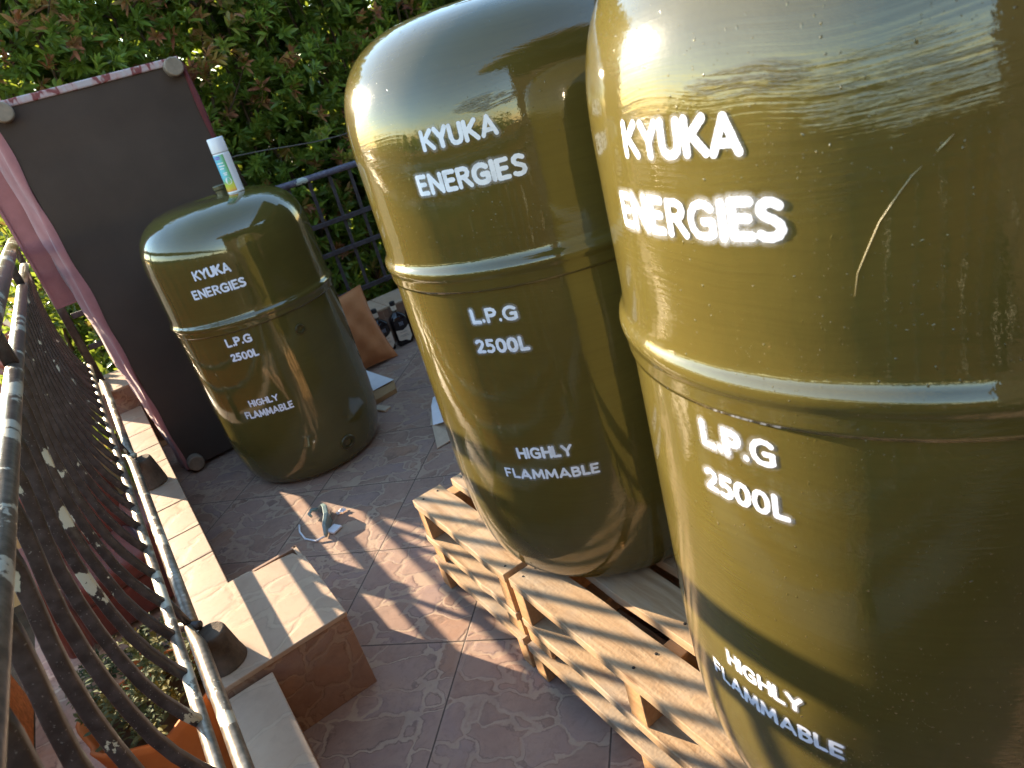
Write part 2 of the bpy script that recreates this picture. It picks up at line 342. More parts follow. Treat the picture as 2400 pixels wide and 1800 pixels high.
M_CAPO = simple('olive_cap', (0.075, 0.065, 0.030), 0.25, 0.6, 0.1, 30, 0.05)
M_HOLE = simple('dark_bore', (0.012, 0.011, 0.008), 0.6, 0.3)
M_NAIL = simple('nail_iron', (0.02, 0.016, 0.014), 0.6, 0.4)
M_WIRE = simple('grey_wire', (0.09, 0.08, 0.07), 0.6, 0.3)
M_BARK = simple('bark', (0.085, 0.058, 0.036), 0.9, 0.15, 0.3, 20, 0.8, 60)
M_CONC = simple('grey_concrete', (0.22, 0.19, 0.165), 0.9, 0.2, 0.25, 9, 0.5, 60)
M_CLEARP = None
def goggle_mat():
    n = N('grey_green_plastic'); b = n.bsdf((0.20, 0.27, 0.26), 0.25, 0.5); t = n.n('BsdfTransparent'); m = n.n('MixShader'); m.inputs[0].default_value = 0.85
    n.t.links.new(t.outputs[0], m.inputs[1]); n.t.links.new(b.outputs[0], m.inputs[2]); return n.done(m)
M_GOG = goggle_mat()
def can_label_mat():
    n = N('spray_can_label'); s = n.n('SeparateXYZ'); n.put(s.inputs[0], n.obj())
    ang = n.math('ARCTAN2', s.outputs[0], n.math('MULTIPLY', s.outputs[1], -1.0))
    hor = n.ramp(n.rng(ang, -1.9, 0.4), [(0.0, (0.10, 0.38, 0.62)), (0.5, (0.16, 0.55, 0.62)), (0.75, (0.10, 0.36, 0.16)), (1.0, (0.10, 0.33, 0.10))])
    zz = n.rng(s.outputs[2], 0.006, 0.06)
    low = n.ramp(zz, [(0.0, (0.55, 0.09, 0.05)), (0.18, (0.62, 0.40, 0.04)), (0.45, (0.48, 0.50, 0.05)), (0.85, (0.15, 0.40, 0.12))])
    c = n.mix(n.rng(zz, 0.55, 1.0), low, hor)
    return n.done(n.bsdf(c, 0.3, 0.5, coat=0.3))
M_CANL = can_label_mat()
M_PURPLE = simple('purple_print', (0.20, 0.13, 0.50), 0.4, 0.4)

def leaf_mat(name, trans=0.35):
    n = N(name); a = n.n('Attribute', attribute_name='tint').outputs['Fac']
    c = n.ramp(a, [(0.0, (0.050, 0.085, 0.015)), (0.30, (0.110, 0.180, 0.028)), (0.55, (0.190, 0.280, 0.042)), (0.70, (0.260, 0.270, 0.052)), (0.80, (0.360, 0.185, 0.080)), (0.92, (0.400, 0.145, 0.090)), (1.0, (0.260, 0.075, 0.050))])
    b = n.bsdf(c, 0.38, 0.4); t = n.n('BsdfTranslucent'); n.put(t.inputs[0], n.mix(0.5, c, (0.34, 0.40, 0.04))); m = n.n('MixShader'); m.inputs[0].default_value = trans
    n.t.links.new(b.outputs[0], m.inputs[1]); n.t.links.new(t.outputs[0], m.inputs[2]); return n.done(m)
M_LEAF = leaf_mat('hedge_leaves', 0.45)
def plant_mat():
    n = N('courtyard_leaves'); a = n.n('Attribute', attribute_name='tint').outputs['Fac']
    c = n.ramp(a, [(0.0, (0.045, 0.07, 0.035)), (0.6, (0.10, 0.13, 0.07)), (1.0, (0.16, 0.15, 0.05))])
    return n.done(n.bsdf(c, 0.75, 0.08))
M_PLANT = plant_mat()

# ------------------------------------------------------------------ terrace floor and surroundings
m = MB(); m.box((-0.72, -6.5, -0.25), (6.0, 1.52, 0.0)); tag(m.build('terrace_floor', M_FLOOR), kind='structure')
m = MB(); m.add([(-220, -220, -1.3), (220, -220, -1.3), (220, 220, -1.3), (-220, 220, -1.3)], [(0, 1, 2, 3)]); tag(m.build('ground', M_SOIL), kind='structure')
m = MB(); m.add([(-1.94, -3.2, -1.296), (-0.85, -3.2, -1.296), (-0.85, 3.4, -1.296), (-1.94, 3.4, -1.296)], [(0, 1, 2, 3)]); tag(m.build('courtyard_paving', M_STONE), kind='structure')
# retaining side of the terrace below the kerbs
m = MB(); m.box((-0.84, -6.5, -1.3), (-0.74, 2.0, 0.0)); m.box((-0.74, 1.53, -1.3), (6.0, 2.0, 0.0)); tag(m.build('terrace_base', M_TANW), kind='structure')

def slab_row(mb, x0, x1, y0, y1, z0, z1, lens, gap=0.004, axis='y'):
    p = y0 if axis == 'y' else x0; end = y1 if axis == 'y' else x1; i = 0
    while p < end-0.01:
        q = min(end, p+lens[i % len(lens)]); dz = random.uniform(-0.0008, 0.0008)
        if axis == 'y': mb.box((x0, p+gap/2, z0), (x1, q-gap/2, z1+dz))
        else: mb.box((p+gap/2, y0, z0), (q-gap/2, y1, z1+dz))
        p = q; i += 1
def kerb(name, a, b, label, axis='y', lens=(0.24, 0.21)):
    e = empty(name, ((a[0]+b[0])/2, (a[1]+b[1])/2, 0), label, 'kerb')
    L = Matrix.Translation(-Vector(e.location))
    def loc(mb): mb.v = [tuple(L @ Vector(p)) for p in mb.v]; return mb
    k = MB(); k.box((a[0]+0.012, a[1]+0.004, 0.002), (b[0]-0.012, b[1]-0.004, b[2]-0.014)); loc(k).build('mortar_core', M_CONC, e)
    k = MB()
    if axis == 'y': slab_row(k, b[0]-0.012, b[0], a[1], b[1], 0.0, b[2]-0.0145, (0.4,))
    else: slab_row(k, a[0], b[0], a[1], a[1]+0.012, 0.0, b[2]-0.0145, (0.4,), axis='x')
    loc(k).build('face_tiles', M_TERRA, e, bevel=0.001)
    k = MB(); slab_row(k, a[0], b[0]+(0.004 if axis == 'y' else 0), a[1]-(0.004 if axis == 'x' else 0), b[1], b[2]-0.013, b[2], lens, axis=axis); loc(k).build('top_tiles', M_CAP, e, bevel=0.0025)
    return e
kerb('kerb_wall', (-0.845, -6.4, 0), (-0.717, -0.79, 0.218), 'tiled kerb below the side railing, nearer the camera than the square pillar', lens=(0.4, 0.4))
kerb('kerb_wall', (-0.845, -0.385, 0), (-0.717, 1.61, 0.218), 'sunlit tiled kerb running from the square pillar to the standing bed base')
kerb('kerb_wall', (-0.55, 1.48, 0), (5.0, 1.74, 0.215), 'tiled kerb along the back of the terrace behind the bottles', axis='x', lens=(0.4,))

def pillar(x0, x1, y0, y1, h, label, chip):
    e = empty('kerb_pillar', ((x0+x1)/2, (y0+y1)/2, 0), label, 'pillar'); cx, cy = e.location[:2]
    k = MB(); k.box((x0+0.012-cx, y0+0.012-cy, 0.001), (x1-0.012-cx, y1-0.012-cy, h-0.030)); k.build('core', M_CONC, e)
    k = MB(); k.box((x0-cx, y0-cy, 0), (x1-cx, y0+0.0115-cy, h-0.0135)); k.box((x1-0.0115-cx, y0+0.013-cy, 0), (x1-cx, y1-0.013-cy, h-0.0135))
    k.box((x0-cx, y1-0.0115-cy, 0), (x1-cx, y1-cy, h-0.001 if chip else h-0.0135)); k.build('side_tiles', M_TERRA, e, bevel=0.0015)
    k = MB()
    if chip:
        P = [(x0, y0-0.004), (x1+0.003, y0-0.004), (x1+0.003, y1-0.075), (x1-0.010, y1-0.06), (x1-0.018, y1-0.030), (x1-0.055, y1-0.022), (x1-0.125, y1-0.017), (x1-0.14, y1+0.002), (x1-0.2, y1+0.002), (x0, y1+0.002)]
        k.box((x1-0.0115-cx, y1-0.072-cy, h-0.0135), (x1-cx, y1-cy, h-0.001))
    else: P = [(x0, y0-0.004), (x1+0.003, y0-0.004), (x1+0.003, y1), (x0, y1)]
    k.prism([(x-cx, y-cy) for x, y in P], h-0.0132, h); k.build('top_tile', M_CAP, e, bevel=0.002)
    return e
pillar(-0.85, -0.515, -0.785, -0.395, 0.24, 'square tiled pillar with a chipped top corner, beside the side railing in front', True)
pillar(-0.87, -0.60, 1.615, 1.99, 0.34, 'tiled corner pillar where the side railing meets the back, behind the standing bed base', False)

# ------------------------------------------------------------------ side railing
rail = empty('balcony_railing', (-0.82, -0.8, 0.24), 'dark flaking iron railing with bellied bars along the left edge of the terrace', 'railing')
RO = Vector(rail.location)
def rl(p): return tuple(Vector(p)-RO)
Y0, Y1 = -3.6, 1.86
m = MB(); m.tube([rl((-0.862, Y0, 1.105)), rl((-0.862, -1.2, 1.105)), rl((-0.862, 0.95, 1.107)), rl((-0.858, Y1, 1.11))], 0.024, 20); m.build('handrail', M_RAIL, rail, smooth=True)
m = MB()
m.tube([rl((-0.866, y, 1.0)) for y in np.linspace(Y0, Y1, 12)], 0.0165, 16); m.build('top_rail', M_RAIL, rail, smooth=True)
m = MB()
joints = [-3.3, -2.0, -0.66, 0.60, 1.86]
for a, b in zip(joints[:-1], joints[1:]):
    ya, yb = a+0.012, b-0.012
    m.tube([rl((-0.815, ya, 0.34)), rl((-0.815, ya+0.4, 0.341)), rl((-0.815, yb-0.075, 0.34)), rl((-0.823, yb, 0.352))], [0.0155, 0.0155, 0.0155, 0.008], 16)
m.build('foot_rail', M_RAILB, rail, smooth=True)
m = MB(); m.tube([rl((-0.836, y, 0.443)) for y in np.linspace(Y0, Y1, 12)], 0.0118, 14); m.build('lower_rail', M_RAILB, rail, smooth=True)
prof = [(-0.836, 0.44), (-0.853, 0.482), (-0.868, 0.53), (-0.878, 0.58), (-0.884, 0.64), (-0.887, 0.70), (-0.887, 0.76), (-0.884, 0.82), (-0.878, 0.87), (-0.870, 0.92), (-0.864, 0.965), (-0.862, 1.0)]
bm_ = MB(); bm_.tube([(x+0.82, 0, z-0.24) for x, z in prof], 0.0088, 12, sq=True, up=(0, 1, 0))
bal0 = None; y = -1.251-0.1414*16; k = 0
while y < 1.80:
    if bal0 is None: bal0 = bm_.build('baluster', M_BAL, rail, smooth=True); b = bal0
    else: b = bal0.copy(); col.objects.link(b); b.parent = rail
    b.location = (0, y+0.8, 0); b.rotation_euler = (0, 0, R(random.uniform(-2.5, 2.5))); y += 0.1414; k += 1
for y in (-1.86, -0.51, 0.93, 1.80):
    m = MB(); m.tube([rl((-0.866, y+0.005, 1.0)), rl((-0.862, y-0.02, 1.105))], 0.0135, 12, sq=True, up=(0, 1, 0)); m.build('connector', M_BAL, rail, smooth=True)
for y in (-2.0, -0.66, 0.60):
    m = MB(); m.tube([rl((-0.818, y, 0.342)), rl((-0.836, y, 0.443))], 0.009, 10); m.tube([rl((-0.80, y-0.018, 0.345)), rl((-0.84, y+0.018, 0.345))], 0.011, 10); m.build('bracket', M_BAL, rail, smooth=True)
    m = MB(); m.lathe([(0.052, 0.222 if y != -0.66 else 0.2405), (0.047, 0.262), (0.037, 0.325), (0.034, 0.334)], 24, c=(-0.79+0.82, y-0.045+0.8, -0.24)); m.build('mortar_footing', M_STUB, rail, smooth=False, bevel=0.003)
m = MB(); m.tube([rl((-0.826, 1.90, 0.341)), rl((-0.826, 1.90, 1.10))], 0.020, 12, sq=True, up=(1, 0, 0)); m.build('corner_post', M_BAL, rail, smooth=True)

# ------------------------------------------------------------------ back railing
br = empty('back_railing', (1.2, 1.9, 0.215), 'straight black iron railing with a chipped pale top rail in front of the hedge', 'railing')
def bl(p): return tuple(Vector(p)-Vector((1.2, 1.9, 0.215)))
m = MB(); m.tube([bl((x, 1.9, 0.968-0.012*(x+0.8)/3)) for x in np.linspace(-0.79, 5, 14)], 0.019, 16); m.build('top_rail', M_BACKR, br, smooth=True)
for z in (0.695, 0.520, 0.26):
    m = MB(); m.box(bl((-0.80, 1.888, z-0.014)), bl((5, 1.906, z+0.014))); m.build('cross_rail', M_BACKD, br, bevel=0.003)
pb = None; x = -0.68
while x < 4.9:
    if pb is None:
        m = MB(); m.box((-0.010, 0.0075, 0.02), (0.010, 0.0175, 0.745)); pb = m.build('bar', M_BACKD, br, bevel=0.002); b = pb
    else: b = pb.copy(); col.objects.link(b); b.parent = br
    b.location = (x-1.2, 0, 0); x += 0.128
# ------------------------------------------------------------------ foliage
def leaves(name, centers, dirs, n_per, L, W, tint, parent, mat, spread=0.9, droop=0.25):
    """numpy leaf cloud: every shoot is a whorl of folded lance-shaped leaves"""
    ns = len(centers); n = ns*n_per
    c = np.repeat(centers, n_per, 0); d = np.repeat(dirs, n_per, 0); t = np.repeat(tint, n_per)
    k = np.tile(np.arange(n_per), ns)/n_per
    a = np.repeat(rng.uniform(0, 6.28, ns), n_per)+np.tile(np.arange(n_per)*2.4, ns)+rng.normal(0, .25, n)
    ref = np.where(np.abs(d[:, 2:3]) < 0.9, np.array([[0, 0, 1.]]), np.array([[1., 0, 0]]))
    x = np.cross(d, ref); x /= np.linalg.norm(x, axis=1, keepdims=True); y = np.cross(d, x)
    rad = x*np.cos(a)[:, None]+y*np.sin(a)[:, None]
    op = (spread*(1.15-k)+rng.normal(0, .12, n))[:, None]
    ld = d*np.cos(op)+rad*np.sin(op); ld[:, 2] -= droop*rng.uniform(0.2, 1, n); ld /= np.linalg.norm(ld, axis=1, keepdims=True)
    side = np.cross(ld, d+rng.normal(0, .25, (n, 3))); side /= np.linalg.norm(side, axis=1, keepdims=True); nor = np.cross(side, ld)
    ll = (L*rng.uniform(.6, 1.15, n)*(1-.45*k))[:, None]; ww = W/L*ll*rng.uniform(.8, 1.2, (n, 1))
    base = c-d*(0.055*(1-k))[:, None]*1.0
    down = np.zeros((n, 3)); down[:, 2] = -1
    p0 = base
    m1 = base+ld*ll*.38+nor*ll*.02; p1 = m1+side*ww*.5+nor*ww*.18; p2 = m1-side*ww*.5+nor*ww*.18
    m2 = base+ld*ll*.74+down*ll*droop*.18; p3 = m2+side*ww*.36+nor*ww*.12; p4 = m2-side*ww*.36+nor*ww*.12
    p5 = base+ld*ll+down*ll*droop*.42
    V = np.stack([p0, p1, p2, p3, p4, p5, m1, m2], 1).reshape(-1, 3)
    o = np.arange(n)*8
    tri = np.concatenate([np.stack([o, o+1, o+6], 1), np.stack([o, o+6, o+2], 1), np.stack([o+3, o+5, o+7], 1), np.stack([o+7, o+5, o+4], 1)])
    quad = np.concatenate([np.stack([o+1, o+3, o+7, o+6], 1), np.stack([o+6, o+7, o+4, o+2], 1)])
    me = bpy.data.meshes.new(name); me.vertices.add(len(V)); me.vertices.foreach_set('co', V.ravel())
    nl = tri.size+quad.size; me.loops.add(nl); me.loops.foreach_set('vertex_index', np.concatenate([tri.ravel(), quad.ravel()]).astype(np.int32))
    np_ = len(tri)+len(quad); me.polygons.add(np_)
    st = np.concatenate([np.arange(len(tri))*3, tri.size+np.arange(len(quad))*4]).astype(np.int32); me.polygons.foreach_set('loop_start', st)
    me.update(calc_edges=True); me.validate()
    at = me.attributes.new('tint', 'FLOAT', 'POINT'); at.data.foreach_set('value', np.repeat(np.clip(t+rng.normal(0, .05, n), 0, 1), 8).astype(np.float32))
    me.materials.append(mat); ob = bpy.data.objects.new(name, me); col.objects.link(ob); ob.parent = parent; return ob

hedge = empty('hedge', (1.9, 2.9, -1.3), 'tall leafy green hedge with reddish new shoots behind the back railing', 'hedge')
HO = np.array([1.9, 2.9, -1.3])
def hedge_cloud(ns, x0, x1, yb, yd, z0, z1, n_per, L):
    X = rng.uniform(x0, x1, ns); Z = z0+(z1-z0)*rng.uniform(0, 1, ns)**0.95
    bump = 0.10*np.sin(X*3.1+1)*np.cos(Z*2.7)+0.08*np.sin(X*7.3+Z*5.1)+0.05*np.sin(X*13+Z*11+2)
    Y = yb-bump+yd*rng.uniform(0, 1, ns)**1.6
    C = np.stack([X, Y, Z], 1)
    D = np.stack([rng.normal(0, .45, ns), -0.65+rng.normal(0, .35, ns), 0.55+rng.normal(0, .45, ns)], 1); D /= np.linalg.norm(D, axis=1, keepdims=True)
    cl = np.sin(X*2.3+.5)*np.cos(Z*3.1+X*1.1)+.6*np.sin(X*5.9-Z*4.3); red = rng.uniform(0, 1, ns) < np.clip(.20+.20*cl, .04, .6)
    tint = np.where(red, rng.uniform(.74, .98, ns), np.clip(rng.normal(.36, .17, ns)+.08*cl, 0, .68))
    return C-HO, D, tint
C_, D_, T_ = hedge_cloud(4200, -1.02, 4.0, 2.32, 0.34, -0.35, 3.0, 14, .07); leaves('foliage', C_, D_, 14, 0.098, 0.027, T_, hedge, M_LEAF)
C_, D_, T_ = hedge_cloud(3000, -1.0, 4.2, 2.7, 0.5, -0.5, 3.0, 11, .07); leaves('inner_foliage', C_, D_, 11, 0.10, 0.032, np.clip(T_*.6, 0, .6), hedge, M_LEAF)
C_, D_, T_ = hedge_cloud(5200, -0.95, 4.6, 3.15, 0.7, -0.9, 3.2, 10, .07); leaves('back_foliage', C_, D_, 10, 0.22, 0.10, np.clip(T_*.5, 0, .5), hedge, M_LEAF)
m = MB()
for i in range(46):
    x = -0.95+i*0.122+random.uniform(-.05, .05); yb = random.uniform(2.55, 3.1); pts = []
    for j in range(7):
        pts.append((x-1.9+random.uniform(-.05, .05)*j*.6, yb-2.9+random.uniform(-.04, .04), j*0.66))
    m.tube(pts, [0.020-0.0024*j for j in range(7)], 6)
    for j in range(5):
        b0 = Vector(pts[random.randint(2, 5)]); d = Vector((random.uniform(-1, 1), random.uniform(-1, .2), random.uniform(.3, 1))).normalized()
        m.tube([b0, b0+d*.2, b0+d*.4+Vector((0, 0, .06))], [0.007, 0.005, 0.003], 5)
m.build('stems', M_BARK, hedge, smooth=True)
m = MB(); W = []
for x in np.linspace(-0.3, 4.2, 30): W.append((x, 2.10+0.02*math.sin(x*9), 1.155+0.018*math.sin(x*5.3)-0.03*(x-.4)+0.02*(x-1.5)**2*.2))
m.tube(W, 0.004, 6); tag(m.build('slack_wire', M_WIRE, smooth=True), 'thin slack wire strung across the face of the hedge', 'wire')

# ------------------------------------------------------------------ bed base standing on end
bed = empty('bed_base', (-0.335, 1.05, 0.0), 'single bed base stood on end with its dark underside and round feet facing out', 'bed base')
bed.rotation_euler = (R(-1.0), R(-1.2), 0)
bx0, bx1 = -0.322, 0.382
def grid_panel(x0, x1, z0, z1, yf, nx, nz):
    v = []; f = []
    for j in range(nz+1):
        for i in range(nx+1):
            x = x0+(x1-x0)*i/nx; z = z0+(z1-z0)*j/nz; v.append((x, yf(x, z), z))
    for j in range(nz):
        for i in range(nx): a = j*(nx+1)+i; f.append((a, a+1, a+nx+2, a+nx+1))
    return v, f
m = MB()
sag = lambda x, z: 0.0-0.004*math.sin((x-bx0)/(bx1-bx0)*math.pi)*0+0.005*math.sin(z*4.3+x*2)*math.sin((x-bx0)/(bx1-bx0)*math.pi)+0.004*math.sin(z*15)*math.exp(-((z-1.45)/.12)**2)
v, f = grid_panel(bx0, bx1, 0.022, 1.60, sag, 24, 70); m.add(v, f); m.box((bx0+0.004, 0.012, 0.022), (bx1-0.004, 0.19, 1.60)); m.build('underside_cloth', M_UNDER, bed, smooth=False)
# pink side: runs back and slightly outwards with vertical folds
m = MB(); v = []; f = []
prof_s = [(bx0+0.002, -0.003), (bx0-0.010, -0.008), (bx0-0.022, 0.0), (bx0-0.030, 0.018), (bx0-0.026, 0.036), (bx0-0.040, 0.055), (bx0-0.058, 0.085), (bx0-0.052, 0.12), (bx0-0.058, 0.16), (bx0-0.02, 0.20), (bx0+0.006, 0.20)]
nz = 60
for j in range(nz+1):
    z = 0.02+1.60*j/nz
    for i, (x, yy) in enumerate(prof_s):
        w = 0.0035*math.sin(z*23+i*1.7)+0.003*math.sin(z*9.1+i)
        wid = min(1, 0.35+0.8*z)
        v.append((bx0+(x-bx0)*wid+w, yy, z))
K = len(prof_s)
for j in range(nz):
    for i in range(K-1): a = j*K+i; f.append((a, a+K, a+K+1, a+1))
m.add(v, f); m.build('side_fabric', M_PINK, bed, smooth=True)
m = MB(); v, f = grid_panel(bx0-0.135, bx0+0.06, 0.86, 1.67, lambda x, z: 0.155+0.006*math.sin(z*6+x*12), 8, 24)
n0 = len(v); v2 = [(x, yy+0.05, z) for x, yy, z in v]; m.add(v, f); m.add(v2, [q[::-1] for q in f])
m.box((bx0-0.138, 0.153, 0.857), (bx0+0.06, 0.207, 0.866)); m.box((bx0-0.141, 0.150, 0.86), (bx0-0.132, 0.208, 1.67)); m.build('padded_headboard', M_PINK, bed)
m = MB(); m.box((bx0-0.002, -0.008, 1.598), (bx1+0.002, 0.19, 1.626)); m.build('top_trim', M_TRIM, bed, bevel=0.006)
m = MB(); m.tube([(bx1+0.004, 0.0+0.003*math.sin(z*7), z) for z in np.linspace(0.03, 1.6, 24)], [0.011+0.003*math.sin(j*1.3) for j in range(24)], 8); m.box((bx1-0.004, 0.008, 0.022), (bx1+0.012, 0.19, 1.60)); m.build('right_piping', M_TRIMR, bed, smooth=False)
for x, z in ((-0.280, 1.585), (0.345, 1.588), (-0.285, 0.048), (0.345, 0.048)):
    m = MB(); m.lathe([(0.034, 0.0), (0.036, 0.004), (0.036, 0.040), (0.034, 0.046), (0.030, 0.048)], 28); m.v = [(q[0]+x, -q[2]-0.004, q[1]+z) for q in m.v]; m.f = [g[::-1] for g in m.f]; m.build('foot', M_FOOT, bed, smooth=False, bevel=0.002)

# ------------------------------------------------------------------ gas tanks
TR, TH = 0.313, 1.118
def trad(z, lower=None):
    rvt, rht, nt, rvb, rhb, nb = 0.2241, 0.2473, 3.0, 0.2709, 0.0825, 2.6
    t = min(1, max(0, (z-(TH-rvt))/rvt)); b = min(1, max(0, (rvb-z)/rvb))
    return TR-rht*(1-(max(0, 1-t**nt))**(1/nt))-rhb*(1-(max(0, 1-b**nb))**(1/nb))
def profile_between(z0, z1, n):
    return [(trad(z), z) for z in (z0+(z1-z0)*(0.5-0.5*math.cos(math.pi*i/n)) for i in range(n+1))]
SEG = {  # glyph strokes in units of letter height: width, list of polylines
 'K': (.60, [[(0,0),(0,1)], [(.56,1),(.08,.46)], [(.18,.56),(.60,0)]]),
 'Y': (.62, [[(0,1),(.31,.46)], [(.62,1),(.31,.46)], [(.31,.46),(.31,0)]]),
 'U': (.58, [[(0,1),(0,.32),(.05,.12),(.16,.02),(.29,0),(.42,.02),(.53,.12),(.58,.32),(.58,1)]]),
 'A': (.70, [[(0,0),(.35,1)], [(.35,1),(.70,0)], [(.14,.27),(.56,.27)]]),
 'E': (.44, [[(0,0),(0,1)], [(0,1),(.44,1)], [(0,.52),(.38,.52)], [(0,0),(.44,0)]]),
 'N': (.60, [[(0,0),(0,1)], [(0,1),(.60,0)], [(.60,0),(.60,1)]]),
 'R': (.52, [[(0,0),(0,1)], [(0,1),(.30,1),(.44,.92),(.48,.76),(.42,.60),(.28,.52),(0,.52)], [(.24,.50),(.54,0)]]),
 'G': (.66, [[(.62,.86),(.50,.97),(.33,1),(.15,.92),(.03,.72),(0,.48),(.04,.24),(.17,.05),(.36,0),(.54,.03),(.64,.10)], [(.64,.10),(.64,.46),(.40,.46)]]),
 'I': (.0, [[(0,0),(0,1)]]),
 'S': (.48, [[(.45,.90),(.32,.99),(.18,1),(.05,.90),(.03,.74),(.12,.60),(.30,.50),(.44,.38),(.48,.22),(.40,.07),(.24,0),(.08,.02),(0,.08)]]),
 'L': (.42, [[(0,1),(0,0)], [(0,0),(.42,0)]]),
 'P': (.48, [[(0,0),(0,1)], [(0,1),(.28,1),(.43,.92),(.48,.74),(.42,.56),(.28,.48),(0,.48)]]),
 '.': (.0, [[(0,.02),(0,.05)]]),
 'H': (.58, [[(0,0),(0,1)], [(.58,0),(.58,1)], [(0,.52),(.58,.52)]]),
 'F': (.42, [[(0,0),(0,1)], [(0,1),(.42,1)], [(0,.50),(.36,.50)]]),
 'M': (.80, [[(0,0),(.08,1)], [(.08,1),(.40,.18)], [(.40,.18),(.72,1)], [(.72,1),(.80,0)]]),
 'B': (.50, [[(0,0),(0,1)], [(0,1),(.28,1),(.42,.92),(.44,.76),(.36,.58),(.20,.53)], [(0,.53),(.30,.53),(.46,.44),(.50,.27),(.44,.08),(.28,0),(0,0)]]),
 '2': (.46, [[(.02,.86),(.14,.98),(.28,1),(.42,.90),(.45,.74),(.38,.55),(.02,.03)], [(.02,.03),(.48,.03)]]),
 '5': (.46, [[(.44,1),(.08,1)], [(.08,1),(.06,.58)], [(.06,.58),(.24,.62),(.40,.52),(.46,.33),(.40,.12),(.24,.01),(.02,.05)]]),
 '0': (.52, [[(.02,.62),(.06,.84),(.16,.97),(.27,1),(.40,.95),(.50,.74),(.52,.48)], [(.52,.48),(.49,.22),(.38,.04),(.25,0),(.12,.05),(.03,.24),(.01,.46)]]),
}
def lettering(name, word, a0, a1, z0, z1, slope, seed, soft, parent, sw=0.100):
    """white stencil word wrapped on the tank wall; sign-distance to the strokes is stored per vertex"""
    rs = random.Random(seed); h = z1-z0; total = (a1-a0)*TR; segs = []; x = 0.0; items = []
    gap = 0.26
    for ch in word:
        w, st = SEG[ch]; items.append((x, st)); x += w+gap
    width = x-gap; sx = (total-2*sw*h)/width if width > 0 else h     # metres per unit across
    hh = h*(1-2*sw)
    P = []; Wd = []
    for x0, st in items:
        jx, jy = rs.uniform(-.02, .02), rs.uniform(-.03, .03); k = sw*rs.uniform(.92, 1.12)*h
        for pl in st:
            for (xa, ya), (xb, yb) in zip(pl[:-1], pl[1:]):
                P.append(((x0+xa+jx)*sx, (ya+jy)*hh, (x0+xb+jx)*sx, (yb+jy)*hh)); Wd.append(k)
    P = np.array(P); Wd = np.array(Wd); mar = 0.0065; cell = min(0.0011, h/28)
    ix = np.arange(-mar-sw*h, total+mar, cell); iz = np.arange(-mar-sw*h, h+mar, cell); gx, gz = np.meshgrid(ix, iz); q = np.stack([gx.ravel(), gz.ravel()], 1)
    d = np.full(len(q), 9.0)
    for (xa, ya, xb, yb), k in zip(P, Wd):
        e = np.array([xb-xa, yb-ya]); L = e@e+1e-12; t = np.clip(((q-[xa, ya])@e)/L, 0, 1); dd = np.hypot(q[:, 0]-xa-t*e[0], q[:, 1]-ya-t*e[1])-k; d = np.minimum(d, dd)
    nx, nzz = len(ix), len(iz); D = d.reshape(nzz, nx)
    keep = (np.minimum.reduce([D[:-1, :-1], D[1:, :-1], D[:-1, 1:], D[1:, 1:]]) < (0.0055 if soft > .3 else 0.0022))
    idx = np.arange(nzz*nx).reshape(nzz, nx); F = np.stack([idx[:-1, :-1], idx[:-1, 1:], idx[1:, 1:], idx[1:, :-1]], -1)[keep]
    used = np.unique(F); remap = -np.ones(nzz*nx, int); remap[used] = np.arange(len(used)); F = remap[F]
    ang = a0+(q[used, 0]+sw*h)/TR; zz = z0+q[used, 1]+sw*h+slope*(q[used, 0])
    rr = np.array([trad(float(z)) for z in zz])+0.0009
    V = np.stack([rr*np.sin(ang), -rr*np.cos(ang), zz], 1)
    o = obj(name, V, F.tolist(), M_LET, parent, smooth=True)
    at = o.data.attributes.new('d', 'FLOAT', 'POINT'); at.data.foreach_set('value', d[used].astype(np.float32))
    xs = q[used, 0]; s_ = np.clip(soft*(0.6+0.5*np.sin(xs*60+seed)), 0, 1)
    at = o.data.attributes.new('soft', 'FLOAT', 'POINT'); at.data.foreach_set('value', s_.astype(np.float32))
    return o
